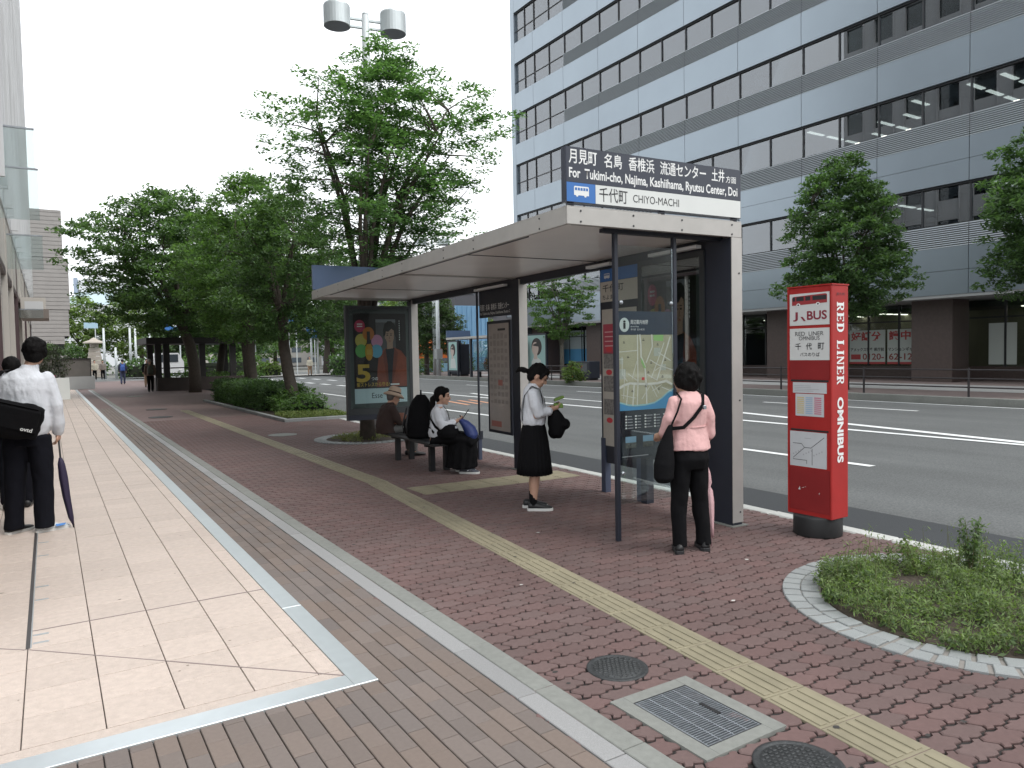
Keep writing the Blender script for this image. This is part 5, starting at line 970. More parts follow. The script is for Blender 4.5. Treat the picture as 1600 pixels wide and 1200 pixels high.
# ---------------------------------------------------------------- people
SKIN = mat('skin', (.47, .28, .20), .5, var=.04, vs=20); HAIR = mat('black_hair', (.006, .0055, .0055), .7, var=.3, vs=60, bump=.6, bs=90, spec=.12)
WSH = mat('white_shirt', (.62, .64, .68), .8, bump=.9, bs=14, var=.02, vs=8); PNK = mat('pink_cotton', (.62, .37, .36), .85, bump=1., bs=16, var=.04, vs=8); BKC = mat('black_cloth', (.0065, .0065, .0075), .9, bump=.8, bs=12, spec=.12); NVC = mat('navy_cloth', (.0075, .008, .012), .9, bump=.8, bs=12, spec=.12); BRC = mat('brown_cloth', (.035, .020, .017), .9, bump=.7, bs=14)
SHOE = mat('black_shoe', (.010, .010, .011), .5); SOLE = mat('white_sole', (.60, .60, .58), .6)
def V3(p): return Vector(p)
def cap_(mb, p0, p1, r0, r1, n=12):
    p0, p1 = V3(p0), V3(p1); d = (p1 - p0); L = d.length; d = d / L if L > 1e-6 else Vector((0, 0, 1)); a = d.orthogonal().normalized(); c = d.cross(a); rings = []
    for k in range(4): t = math.pi / 2 * (1 - k / 3.2); rings.append((p0 - d * r0 * math.sin(t), r0 * math.cos(t)))
    for k in range(4): t = math.pi / 2 * (k + .2) / 3.2; rings.append((p1 + d * r1 * math.sin(min(t, 1.57)), max(r1 * math.cos(t), 1e-4)))
    vs = [p + (a * math.cos(2 * math.pi * i / n) + c * math.sin(2 * math.pi * i / n)) * max(r, 1e-4) for p, r in rings for i in range(n)]; m = len(rings)
    fs = [(i * n + k, i * n + (k + 1) % n, (i + 1) * n + (k + 1) % n, (i + 1) * n + k) for i in range(m - 1) for k in range(n)] + [tuple(range(n))[::-1], tuple(range((m - 1) * n, m * n))]
    mb.add(vs, fs)
def ell_(mb, c, r, M=None, n=14):
    c = V3(c); vs = []; m = 9
    for i in range(m):
        t = math.pi * (i + .001) / (m - 1 + .002)
        for k in range(n): v = Vector((r[0] * math.sin(t) * math.cos(2 * math.pi * k / n), r[1] * math.sin(t) * math.sin(2 * math.pi * k / n), -r[2] * math.cos(t))); vs.append(c + (M @ v if M else v))
    fs = [(i * n + k, i * n + (k + 1) % n, (i + 1) * n + (k + 1) % n, (i + 1) * n + k) for i in range(m - 1) for k in range(n)] + [tuple(range(n))[::-1], tuple(range((m - 1) * n, m * n))]
    mb.add(vs, fs)
def loft_(mb, rings, n=24, pleat=0, amp=0.):
    """rings (x,y,z,rx,ry) -> closed skin; optional pleats growing downwards"""
    z0 = rings[0][2]; z1 = rings[-1][2]; vs = []
    for x, y, z, rx, ry in rings:
        g = 1. if z1 == z0 else (z1 - z) / (z1 - z0)
        for k in range(n): t = 2 * math.pi * k / n; s = 1 + amp * max(g, .15) * math.sin(pleat * t) ; vs.append((x + rx * s * math.cos(t), y + ry * s * math.sin(t), z))
    m = len(rings); mb.add(vs, [(i * n + k, i * n + (k + 1) % n, (i + 1) * n + (k + 1) % n, (i + 1) * n + k) for i in range(m - 1) for k in range(n)] + [tuple(range(n))[::-1], tuple(range((m - 1) * n, m * n))])
def loft3(mb, rings, n=16):
    """rings: (centre, axis_u*r, axis_v*r) general ellipses"""
    vs = [c + u * math.cos(2 * math.pi * k / n) + v * math.sin(2 * math.pi * k / n) for c, u, v in rings for k in range(n)]; m = len(rings)
    mb.add(vs, [(i * n + k, i * n + (k + 1) % n, (i + 1) * n + (k + 1) % n, (i + 1) * n + k) for i in range(m - 1) for k in range(n)] + [tuple(range(n))[::-1], tuple(range((m - 1) * n, m * n))])
from mathutils import noise as mnoise
def crease(me, amp, fx=(13, 13, 7), seed=0.):
    """soft cloth folds: push the skin in and out along its normals"""
    me.update(); n = [v.normal.copy() for v in me.vertices]
    for v, q in zip(me.vertices, n):
        c = v.co; d = mnoise.noise((c.x * fx[0] + seed, c.y * fx[1], c.z * fx[2])) + .6 * abs(mnoise.noise((c.x * fx[0] * 2.2, c.y * fx[1] * 2.2 + seed, c.z * fx[2] * 1.3 + (c.x + c.y) * 9))) - .25; v.co = c + q * (d * amp)
def fuse(name, mb, m, parent, voxel=.009, it=3, fac=.5):
    """fuse overlapping closed shapes into one continuous skin"""
    me = mb.mesh('tmp'); o = bpy.data.objects.new('tmp', me); md = o.modifiers.new('r', 'REMESH'); md.mode = 'VOXEL'; md.voxel_size = voxel
    if it: s = o.modifiers.new('s', 'SMOOTH'); s.iterations = it; s.factor = fac
    me2 = baked(o); CR = {'shirt': .011, 'blouse': .010, 'jacket': .010, 'trousers': .009, 'skirt': .010, 'hair': .006}.get(name, 0)
    if CR: crease(me2, CR, (40, 40, 12) if name == 'hair' else (13, 13, 7), len(bpy.data.objects) * .37)
    me2.name = name; me2.materials.clear(); me2.materials.append(m); me2.polygons.foreach_set('use_smooth', [True] * len(me2.polygons)); return link(name, me2, parent)
def head_(mb, M):
    Rm = M.to_3x3(); q = lambda *p: M @ Vector(p)
    ell_(mb, q(0, -.005, .0), (.074, .092, .103), Rm); ell_(mb, q(0, .035, -.055), (.056, .055, .065), Rm); cap_(mb, q(0, .088, .0), q(0, .104, -.034), .009, .014, 8); ell_(mb, q(0, .083, -.066), (.024, .011, .011), Rm); ell_(mb, q(0, .070, -.103), (.024, .020, .018), Rm); ell_(mb, q(0, .075, .022), (.05, .018, .012), Rm)
    for s in (-1, 1): ell_(mb, q(s * .076, -.008, -.022), (.011, .02, .030), Rm); ell_(mb, q(s * .035, .064, -.035), (.022, .022, .022), Rm)
def face_(par, M):
    for s in (-1, 1): b = MB(); ell_(b, M @ Vector((s * .030, .0855, -.002)), (.012, .006, .006), M.to_3x3(), 8); b.build('eye', HAIR, par, True); b = MB(); cap_(b, M @ Vector((s * .018, .0905, .020)), M @ Vector((s * .048, .078, .020)), .004, .003, 6); b.build('eyebrow', HAIR, par, True)
    b = MB(); ell_(b, M @ Vector((0, .0905, -.066)), (.020, .006, .006), M.to_3x3(), 10); b.build('lips', mat('lips', (.42, .17, .14), .5), par, True)
def hand_(mb, w_, d, nrm, curl=.5, s=1.):
    """palm from the wrist w_ along d; nrm points out of the palm; thumb on the d x nrm side"""
    w_, d, nrm = V3(w_), V3(d).normalized(), V3(nrm); nrm = (nrm - d * nrm.dot(d)).normalized(); side = d.cross(nrm); k = w_ + d * .045 * s
    cap_(mb, w_, k, .022 * s, .026 * s, 8); 
    for i, (f, L) in enumerate(((-.028, .058), (-.009, .068), (.010, .064), (.028, .050))):
        b = k + side * f * s + d * .025 * s; e1 = b + (d * math.cos(curl) + nrm * math.sin(curl)) * L * .55 * s; e2 = e1 + (d * math.cos(curl * 2.2) + nrm * math.sin(curl * 2.2)) * L * .5 * s; cap_(mb, b - d * .02 * s, e1, .0095 * s, .009 * s, 6); cap_(mb, e1, e2, .009 * s, .0075 * s, 6)
    t0 = w_ + d * .02 * s - side * .022 * s; t1 = t0 + (d * .7 - side * .7 + nrm * .3).normalized() * .032 * s; cap_(mb, t0, t1, .012 * s, .0105 * s, 6); cap_(mb, t1, t1 + (d * .9 + nrm * .5).normalized() * .028 * s, .010 * s, .008 * s, 6)
def shoe_(name, par, p, ang, m, sole, L=.25, high=.085, w_=.045, up_=True):
    """shoe with its ankle over p (x,y), pointing along ang (0 = +y)"""
    f = Vector((math.sin(ang), math.cos(ang), 0)); s = Vector((f.y, -f.x, 0)); P = Vector((p[0], p[1], 0)); b = MB()
    prof = [(-.065, .030, .07), (-.05, .034, high), (.0, .036, high), (.05, .040, .070), (.10, .044, .052), (.15, .040, .042), (.178, .022, .032)]; k = L / .25
    loft3(b, [(P + f * a * k + Vector((0, 0, h * .5 + .006)), s * ww, Vector((0, 0, h * .5))) for a, ww, h in prof], 12); o = b.build(name, m, par, True)
    if sole:
        b = MB(); pts = []
        for a, ww in ((-.075, .018), (-.06, .034), (.0, .038), (.06, .044), (.11, .047), (.155, .042), (.185, .020)): pts.append((a * k, ww))
        poly = [P + f * a + s * ww for a, ww in pts] + [P + f * a - s * ww for a, ww in pts[::-1]]; b.prism([(v.x, v.y) for v in poly][::-1], 0., .026, .003); b.build('sole', sole, o)
    return o
def person(label, x, y, fx, fy, group=None, z=0): return thing('person', label, 'person', (x, y, z), -math.atan2(fx, fy), group)
def limb_(mb, pts, rs):
    for i in range(len(pts) - 1): cap_(mb, pts[i], pts[i + 1], rs[i], rs[i + 1])
def T4(o, rx=0, ry=0, rz=0): return Matrix.Translation(o) @ Euler((rx, ry, rz)).to_matrix().to_4x4()

# ---- woman in pink reading the map (local: +y is where she faces)
p = person('woman seen from behind in a pink blouse and black trousers reading the map board', 4.13, 4.02, .12, .99)
H_ = T4((.0, .04, 1.335), R(-4), 0, R(6)); b = MB(); head_(b, H_); cap_(b, (0, .0, 1.17), (0, .02, 1.26), .05, .048); loft_(b, [(0, 0, .74, .145, .10), (0, 0, .9, .125, .09), (0, 0, 1.1, .15, .095), (0, 0, 1.2, .10, .07)])
limb_(b, [(.145, 0, 1.15), (.178, -.015, .97), (.205, .04, .83)], [.034, .033, .027]); hand_(b, (.208, .045, .825), (-.05, .22, -.95), (-.8, .3, 0), .9); limb_(b, [(-.145, 0, 1.15), (-.178, .02, .97), (-.15, .17, .88)], [.034, .033, .027]); hand_(b, (-.15, .17, .88), (.2, .9, -.05), (.6, .0, -.6), .8)
limb_(b, [(.08, 0, .74), (.10, .01, .40), (.115, -.03, .08)], [.07, .05, .036]); limb_(b, [(-.08, 0, .74), (-.09, .02, .40), (-.095, .0, .08)], [.07, .05, .036])
fuse('body', b, SKIN, p); face_(p, H_)
b = MB(); Rm = H_.to_3x3(); ell_(b, H_ @ Vector((0, -.028, .022)), (.094, .098, .104), Rm); ell_(b, H_ @ Vector((0, -.05, -.03)), (.092, .07, .085), Rm); ell_(b, H_ @ Vector((.05, -.01, -.01)), (.048, .07, .08), Rm); ell_(b, H_ @ Vector((-.05, -.01, -.01)), (.048, .07, .08), Rm)
for k in range(40): a = random.uniform(0, 6.28); c = random.uniform(-.6, 1.2); ell_(b, H_ @ Vector((.085 * math.cos(a) * math.cos(c), -.035 + .085 * math.sin(a) * math.cos(c) - .01, .015 + .09 * math.sin(c))), (.02, .02, .02), None, 6)
fuse('hair', b, HAIR, p, .009, 1)
b = MB(); loft_(b, [(0, -.005, .785, .178, .128), (0, -.005, .84, .168, .120), (0, 0, .965, .140, .100), (0, -.005, 1.07, .150, .104), (0, -.01, 1.15, .148, .098), (0, -.008, 1.20, .115, .078), (0, .0, 1.235, .066, .058)]); limb_(b, [(.128, 0, 1.155), (.170, -.015, 1.03), (.192, -.008, .90)], [.054, .053, .050]); limb_(b, [(-.128, 0, 1.155), (-.176, .0, 1.03), (-.178, .06, .92)], [.054, .053, .050]); fuse('blouse', b, PNK, p, .009, 2)
b = MB(); 
for k in range(26): t = math.pi * (1.06 + .86 * k / 25); b.tube([(.142 * math.cos(t), .0 + .104 * math.sin(t), .965), (.142 * math.cos(t + .11), .104 * math.sin(t + .11), .964)], .004, 5)
b.build('blouse_seam', PNK, p)
b = MB(); loft_(b, [(0, 0, .64, .145, .11), (0, -.012, .72, .156, .128), (0, 0, .80, .155, .112), (0, 0, .84, .14, .10)]); loft_(b, [(.114, -.03, .045, .054, .062), (.112, -.025, .12, .055, .062), (.10, .0, .38, .062, .068), (.086, -.002, .58, .074, .082), (.074, .0, .74, .082, .095)]); loft_(b, [(-.096, .0, .045, .054, .062), (-.094, .004, .12, .055, .062), (-.09, .012, .38, .062, .068), (-.084, .0, .58, .074, .082), (-.074, .0, .74, .082, .095)]); fuse('trousers', b, BKC, p, .010, 2)
shoe_('shoe', p, (.118, -.025), R(26), SHOE, BLK, .235, .06); shoe_('shoe', p, (-.10, .005), R(34), SHOE, BLK, .235, .06)
bagw = thing('shoulder_bag', 'black slouchy bag hanging at the left hip of the woman in pink', 'bag', (4.13, 4.02, 0), -math.atan2(.12, .99)); b = MB(); loft_(b, [(-.255, -.02, .555, .05, .045), (-.255, -.02, .59, .078, .068), (-.25, -.02, .70, .082, .070), (-.235, -.02, .82, .062, .055), (-.215, -.03, .93, .032, .032), (-.20, -.04, .99, .018, .018)]); fuse('body', b, BKC, bagw, .010, 2)
def strap(par, pts, wd, m, th=.004, nrm=None):
    b = MB(); P = [V3(q) for q in pts]
    for i, c in enumerate(P):
        d = (P[min(i + 1, len(P) - 1)] - P[max(i - 1, 0)]).normalized(); n = V3(nrm[i]) if nrm else Vector((0, -1, 0)); s = d.cross(n).normalized() * wd / 2; n = n.normalized() * th; b.v += [tuple(c - s), tuple(c + s), tuple(c + s + n), tuple(c - s + n)]
        if i: o = 4 * i; b.f += [(o - 4, o - 3, o + 1, o), (o - 2, o - 1, o + 3, o + 2), (o - 3, o - 2, o + 2, o + 1), (o - 1, o - 4, o, o + 3)]; b.mi += [0] * 4
    return b.build('strap', m, par)
strap(bagw, [(.095, .03, 1.235), (.085, -.06, 1.22), (.04, -.115, 1.13), (-.05, -.118, 1.04), (-.13, -.10, .97), (-.205, -.045, .96)], .028, BKC, nrm=[(0, 0, 1), (0, -.5, .8), (0, -1, .2), (0, -1, 0), (-.2, -1, 0), (-.7, -.6, 0)]); strap(bagw, [(-.10, .02, 1.225), (-.125, -.07, 1.18), (-.165, -.075, 1.09), (-.205, -.05, .98)], .014, BKC, nrm=[(0, 0, 1), (-.2, -.6, .6), (-.5, -1, 0), (-.8, -.5, 0)])
b = MB(); b.bbox(.028, .052, -.143, -.128, 1.10, 1.13); b.build('buckle', STEEL, bagw)
UMB = mat('pink_umbrella', (.55, .34, .36), .6, var=.08, vs=25, bump=.5, bs=60)
um = thing('folded_umbrella', 'folded pink umbrella held upright by the woman in pink', 'umbrella', (4.13, 4.02, 0), -math.atan2(.12, .99)); b = MB(); loft_(b, [(0.237, .02, .07, .010, .010), (0.227, .025, .16, .021, .021), (0.225, .035, .34, .034, .032), (0.223, .045, .44, .032, .030), (0.222, .048, .47, .018, .018), (0.222, .05, .50, .030, .030), (0.221, .055, .58, .024, .022), (0.220, .06, .63, .010, .010)], 18, 6, .25); b.build('canopy', UMB, um, True); b = MB(); b.tube([(0.228, .018, 0), (0.220, .06, .66), (0.215, .075, .86)], [.005, .007, .008], 8); b.build('shaft', UMB, um, True)

# ---- schoolgirl standing, looking down at what she holds
p = person('standing student in a white shirt and long black skirt looking down at her hands', 4.03, 6.0, .86, -.51)
H_ = T4((0, .055, 1.325), R(-34), 0, 0); b = MB(); head_(b, H_); cap_(b, (0, -.015, 1.18), (0, .03, 1.26), .046, .044); loft_(b, [(0, 0, .74, .13, .095), (0, 0, .88, .105, .08), (0, 0, 1.1, .13, .085), (0, 0, 1.2, .09, .06)])
for s in (-1, 1): limb_(b, [(s * .145, -.01, 1.15), (s * .165, .02, .94), (s * .07, .19, 1.00)], [.04, .034, .025]); hand_(b, (s * .07, .19, 1.0), (-s * .35, .85, .15), (-s * .6, -.1, .6), .8, .9); limb_(b, [(s * .075, 0, .72), (s * .08, .01, .40), (s * .075, -.01, .24), (s * .075, -.02, .07)], [.065, .047, .048, .031])
fuse('body', b, SKIN, p, .008); face_(p, H_)
def girl_hair(p, H_, tail):
    b = MB(); Rm = H_.to_3x3(); ell_(b, H_ @ Vector((0, -.022, .022)), (.084, .094, .100), Rm); ell_(b, H_ @ Vector((0, -.045, -.035)), (.070, .055, .065), Rm); ell_(b, H_ @ Vector((0, .045, .066)), (.062, .042, .040), Rm)
    for s in (-1, 1): cap_(b, H_ @ Vector((s * .062, .045, .05)), H_ @ Vector((s * .073, .035, -.02)), .018, .008, 8)
    T_ = [H_ @ Vector(q) for q in tail[0]]; limb_(b, T_, tail[1]); fuse('hair', b, HAIR, p, .008, 1)
girl_hair(p, H_, ([(0, -.105, -.02), (0, -.14, -.03), (-.01, -.185, -.05), (-.02, -.20, -.09)], [.022, .03, .026, .012]))
b = MB(); loft_(b, [(0, .0, .84, .150, .115), (0, .0, .90, .160, .125), (0, 0, 1.02, .155, .118), (0, -.005, 1.12, .150, .105), (0, -.01, 1.185, .125, .082), (0, -.005, 1.225, .065, .058), (0, .005, 1.25, .056, .054)])
for s in (-1, 1): limb_(b, [(s * .135, -.01, 1.155), (s * .172, .01, 1.03), (s * .172, .035, .955)], [.056, .058, .052]); limb_(b, [(s * .172, .035, .955), (s * .11, .135, .98)], [.052, .046])
fuse('shirt', b, WSH, p, .009, 2)
b = MB(); loft_(b, [(0, .0, .355, .205, .175), (0, .0, .46, .195, .165), (0, 0, .66, .172, .145), (0, 0, .80, .148, .122), (0, 0, .865, .128, .102), (0, 0, .895, .124, .098)], 120, 24, .035); b.build('skirt', BKC, p, True)
strap(p, [(.09, .06, .95), (.098, .085, 1.08), (.095, .06, 1.19), (.09, -.02, 1.222), (.088, -.09, 1.13), (.085, -.118, .98), (.08, -.115, .89)], .030, BKC, .005, [(0, 1, 0), (0, 1, .1), (0, .7, .7), (0, 0, 1), (0, -1, .3), (0, -1, 0), (0, -1, 0)]).name = 'pinafore_strap'; strap(p, [(-.09, .12, .95), (-.098, .115, 1.08), (-.095, .06, 1.20), (-.09, -.02, 1.225), (-.088, -.09, 1.13), (-.085, -.118, .98), (-.08, -.115, .89)], .030, BKC, .005, [(0, 1, 0), (0, 1, .1), (0, .7, .7), (0, 0, 1), (0, -1, .3), (0, -1, 0), (0, -1, 0)]).name = 'pinafore_strap'
b = MB(); b.add([(-.03, .075, 1.215), (-.002, .07, 1.20), (-.03, .07, 1.185), (.03, .075, 1.215), (.002, .07, 1.20), (.03, .07, 1.185)], [(0, 1, 2), (3, 5, 4)]); b.build('ribbon_tie', BKC, p)
for s in (-1, 1): b = MB(); limb_(b, [(s * .075, -.02, .16), (s * .075, -.02, .06)], [.037, .036]); b.build('sock', BKC, p, True); shoe_('shoe', p, (s * .075, -.03 + .02 * s), R(4) * s, SHOE, SOLE, .245, .08)
GRN = mat('green_case', (.13, .22, .04), .7, var=.08, vs=30)
ph = thing('green_pouch', 'green cloth pouch held open by the standing student', 'pouch', (4.03, 6.0, 0), -math.atan2(.86, -.51)); b = MB(); b.bbox(-.055, .06, .205, .30, 1.045, 1.075, .01); b.v = [(x, y, z + (y - .2) * .35 + abs(x) * .3) for x, y, z in b.v]; b.build('flap', GRN, ph, bevel=.006); b = MB(); b.bbox(-.05, .055, .20, .29, 1.0, 1.046, .01); b.build('pocket', GRN, ph, bevel=.006)
bg2 = thing('hand_bag', 'black bag hanging from the arms of the standing student', 'bag', (4.03, 6.0, 0), -math.atan2(.86, -.51)); b = MB(); loft_(b, [(0, .24, .70, .05, .03), (0, .23, .74, .10, .065), (0, .235, .84, .12, .10), (0, .215, .93, .11, .075), (0, .20, .985, .08, .045)]); ell_(b, (.02, .31, .84), (.09, .05, .055)); ell_(b, (-.02, .20, .76), (.08, .06, .07)); fuse('body', b, BKC, bg2, .009, 2); strap(bg2, [(.08, .18, .97), (.085, .19, 1.0), (.0, .17, 1.012), (-.085, .19, 1.0), (-.08, .18, .97)], .015, BKC, nrm=[(0, -1, 0)] * 5)

# ---- seated schoolgirl
fx, fy = .80, -.60; p = person('seated student with long ponytail in white shirt and black skirt holding a phone', 4.30, 8.60, fx, fy)
H_ = T4((0, .04, 1.015), R(-6), 0, R(0)); b = MB(); head_(b, H_); cap_(b, (0, -.01, .86), (0, .02, .94), .046, .044); loft_(b, [(0, -.02, .42, .15, .12), (0, -.02, .56, .12, .09), (0, -.01, .76, .13, .085), (0, -.01, .87, .09, .06)])
for s in (-1, 1): limb_(b, [(s * .145, -.01, .83), (s * .17, .04, .62), (s * .08, .23, .68)], [.04, .034, .025]); limb_(b, [(s * .08, .0, .45), (s * .085, .36, .44), (s * .08, .34, .07)], [.07, .052, .034])
hand_(b, (.08, .23, .68), (-.25, .8, .3), (-.5, -.2, .7), .7, .9); hand_(b, (-.08, .23, .68), (.3, .85, .1), (.6, -.2, .5), .8, .9); fuse('body', b, SKIN, p, .008); face_(p, H_)
girl_hair(p, H_, ([(0, -.10, -.03), (0, -.125, -.06), (0, -.115, -.15), (.0, -.10, -.24), (.0, -.11, -.30)], [.03, .038, .034, .028, .012]))
b = MB(); loft_(b, [(0, -.025, .47, .150, .120), (0, -.025, .53, .162, .132), (0, -.02, .62, .155, .12), (0, -.015, .76, .150, .105), (0, -.015, .83, .13, .085), (0, -.01, .875, .068, .06), (0, .0, .90, .056, .054)])
for s in (-1, 1): limb_(b, [(s * .138, -.01, .82), (s * .178, .03, .69), (s * .175, .06, .63)], [.056, .058, .054]); limb_(b, [(s * .175, .06, .63), (s * .10, .19, .665)], [.054, .044])
fuse('shirt', b, WSH, p, .009, 2)
b = MB(); loft3(b, [(Vector((0, -.12, .43)), Vector((.15, 0, 0)), Vector((0, .02, .08))), (Vector((0, .02, .46)), Vector((.18, 0, 0)), Vector((0, .02, .10))), (Vector((0, .22, .455)), Vector((.19, 0, 0)), Vector((0, .0, .10))), (Vector((0, .38, .43)), Vector((.19, 0, 0)), Vector((0, .05, .09))), (Vector((0, .46, .38)), Vector((.19, 0, 0)), Vector((0, .05, .05)))], 24)
loft_(b, [(0, .27, .07, .21, .20), (0, .28, .16, .205, .195), (0, .30, .30, .20, .19), (0, .31, .42, .185, .17)], 48, 12, .09); o = fuse('skirt', b, BKC, p, .011, 1)
strap(p, [(-.10, .11, .66), (-.10, .09, .78), (-.095, .03, .875), (-.07, -.06, .87), (.0, -.118, .76), (.08, -.135, .62), (.17, -.05, .54)], .032, BKC, .005, [(0, 1, 0), (0, 1, .3), (0, .3, 1), (0, -.5, .9), (0, -1, 0), (.2, -1, 0), (1, -.4, 0)]).name = 'bag_strap'
strap(p, [(.08, -.125, .80), (.12, -.10, .72), (.165, -.03, .62), (.175, .07, .54), (.17, .16, .50)], .032, BKC, .005, [(.3, -1, .2), (.6, -.8, 0), (1, -.2, 0), (1, .1, 0), (1, 0, .2)]).name = 'bag_strap'
SNK = mat('sneaker_grey', (.045, .050, .065), .7, var=.2, vs=30)
shoe_('shoe', p, (.085, .33), R(8), SNK, SOLE, .26, .10); shoe_('shoe', p, (-.07, .26), R(0), SNK, SOLE, .26, .10)
for s, x, y in ((1, .131, .36), (1, -.024, .29)): b = MB(); b.quad((x, y, .035), (x + .0, y + .06, .055), (x, y + .01, .05)); b.build('shoe_flash', INKW, p)
phn = thing('smartphone', 'smartphone with a dark cover in the hand of the seated student', 'phone', (4.30, 8.60, 0), -math.atan2(fx, fy)); b = MB(); b.bbox(-.0375, .0375, -.004, .004, 0, .145, .004); M4 = T4((.0, .30, .71), R(-35), 0, R(10)); b.v = [tuple(M4 @ Vector(v)) for v in b.v]; b.build('case', BLK, phn); b = MB(); b.quad(*[M4 @ Vector(v) for v in ((-.034, -.0045, .01), (.034, -.0045, .01), (.034, -.0045, .135), (-.034, -.0045, .135))]); b.build('screen', mat('phone_screen', (.45, .48, .5), .2), phn)
bg3 = thing('shoulder_bag', 'black shoulder bag on the lap of the seated student', 'bag', (4.30, 8.60, 0), -math.atan2(fx, fy)); b = MB(); loft_(b, [(.10, .12, .47, .14, .13), (.10, .12, .54, .16, .15), (.10, .13, .62, .13, .11), (.10, .13, .65, .08, .07)]); fuse('body', b, BKC, bg3, .012, 3); b = MB(); b.bbox(.18, .20, .23, .26, .60, .63); b.build('buckle', STEEL, bg3)
bg4 = thing('blue_bag', 'dark blue bag leaning on the knees of the seated student', 'bag', (4.30, 8.60, 0), -math.atan2(fx, fy)); b = MB(); loft_(b, [(.02, .42, .42, .11, .05), (.02, .42, .50, .14, .085), (.02, .38, .60, .13, .085), (.02, .31, .68, .10, .06), (.02, .27, .71, .06, .03)]); fuse('body', b, mat('blue_nylon', (.022, .040, .16), .55, bump=.5, bs=20), bg4, .012, 2); b = MB(); b.tube([(.0, .30, .70), (.02, .27, .745), (.06, .30, .73)], .008, 6); b.build('grip', BKC, bg4)
# big backpack on the bench
bp = thing('backpack', 'big black backpack standing on the bench between the two seated people', 'backpack', (4.33, 9.32, .396), R(-12)); b = MB(); loft_(b, [(0, 0, .0, .15, .19), (0, 0, .03, .18, .22), (0, 0, .2, .185, .22), (.02, 0, .38, .165, .19), (.03, -.03, .52, .12, .13), (.03, -.05, .60, .06, .06)]); ell_(b, (-.14, .02, .16), (.07, .15, .13)); fuse('body', b, BKC, bp, .012, 3); b = MB(); b.tube([(.02, -.09, .57), (.03, -.05, .655), (.04, .0, .57)], .012, 6); b.build('grab_loop', BKC, bp, True); b = MB(); b.quad((-.215, .0, .14), (-.213, .025, .16), (-.215, .005, .175), (-.216, -.01, .155)); b.build('emblem', INKW, bp)
for a in (-.12, .10): b = MB(); b.tube([(-.19, a, .06), (-.20, a, .2), (-.15, a * .7, .42)], .012, 6); b.build('compression_strap', BLK, bp, True)
# ---- elderly person with hat
p = person('elderly seated person in a beige hat and dark brown jacket on the bench', 4.30, 10.33, .98, .05)
H_ = T4((0, .10, .92), R(-18), 0, 0); b = MB(); head_(b, H_); cap_(b, (0, .02, .80), (0, .07, .86), .05, .046); loft_(b, [(0, -.02, .40, .16, .13), (0, -.02, .56, .14, .10), (0, .0, .72, .15, .09), (0, .02, .80, .09, .06)])
for s in (-1, 1): limb_(b, [(s * .15, .01, .75), (s * .18, .06, .55), (s * .07, .25, .53)], [.045, .038, .028]); hand_(b, (s * .07, .25, .53), (-s * .4, .8, -.1), (0, -.1, -1), .6, .9); limb_(b, [(s * .08, .0, .44), (s * .09, .36, .44), (s * .08, .38, .07)], [.07, .055, .036])
fuse('body', b, SKIN, p, .009); face_(p, H_); b = MB(); ell_(b, H_ @ Vector((0, -.03, .0)), (.080, .085, .09), H_.to_3x3()); fuse('hair', b, mat('grey_hair', (.10, .095, .09), .6), p, .012, 1)
b = MB(); loft_(b, [(0, -.04, .38, .19, .15), (0, -.045, .50, .185, .15), (0, -.03, .62, .175, .135), (0, -.005, .74, .165, .115), (0, .02, .80, .11, .08), (0, .045, .84, .06, .055)])
for s in (-1, 1): limb_(b, [(s * .145, .01, .745), (s * .19, .05, .60), (s * .185, .08, .55)], [.065, .062, .056]); limb_(b, [(s * .185, .08, .55), (s * .09, .22, .535)], [.056, .045])
fuse('jacket', b, BRC, p, .010, 2); b = MB()
for s in (-1, 1): limb_(b, [(s * .085, -.02, .45), (s * .095, .37, .45), (s * .085, .38, .12)], [.092, .075, .058])
fuse('trousers', b, mat('grey_trousers', (.13, .13, .125), .85, bump=.5, bs=14), p, .011, 2)
for s in (-1, 1): shoe_('shoe', p, (s * .085, .38), R(10) * s, SHOE, None, .25, .075)
ht = MB(); Mh = H_ @ Matrix.Translation((0, -.005, .045)); prof = [(.165, -.035), (.150, -.012), (.115, .012), (.098, .02), (.095, .06), (.085, .095), (.055, .112), (.001, .116)]
ht.lathe(prof, 28); ht.v = [tuple(Mh @ Vector(v)) for v in ht.v]; o = ht.build('hat', mat('hat_beige', (.42, .32, .24), .85, bump=.4, bs=80), p, True); ht = MB(); ht.lathe([(.1005, .018), (.0995, .034), (.094, .034), (.094, .018)], 28); ht.v = [tuple(Mh @ Vector(v)) for v in ht.v]; ht.build('hat_band', BRC, o, True)
hb = thing('lap_bag', 'brown and white bags on the lap of the elderly person', 'bag', (4.30, 10.33, 0), -math.atan2(.98, .05)); b = MB(); loft_(b, [(.12, .12, .52, .10, .12), (.12, .13, .60, .12, .14), (.12, .13, .68, .07, .08)]); fuse('brown_bag', b, mat('bag_brown', (.16, .055, .03), .6), hb, .012, 2); b = MB(); loft_(b, [(.06, .36, .50, .10, .07), (.06, .36, .60, .11, .08), (.06, .36, .70, .08, .04)]); fuse('white_bag', b, mat('bag_white', (.48, .49, .49), .7), hb, .012, 2)

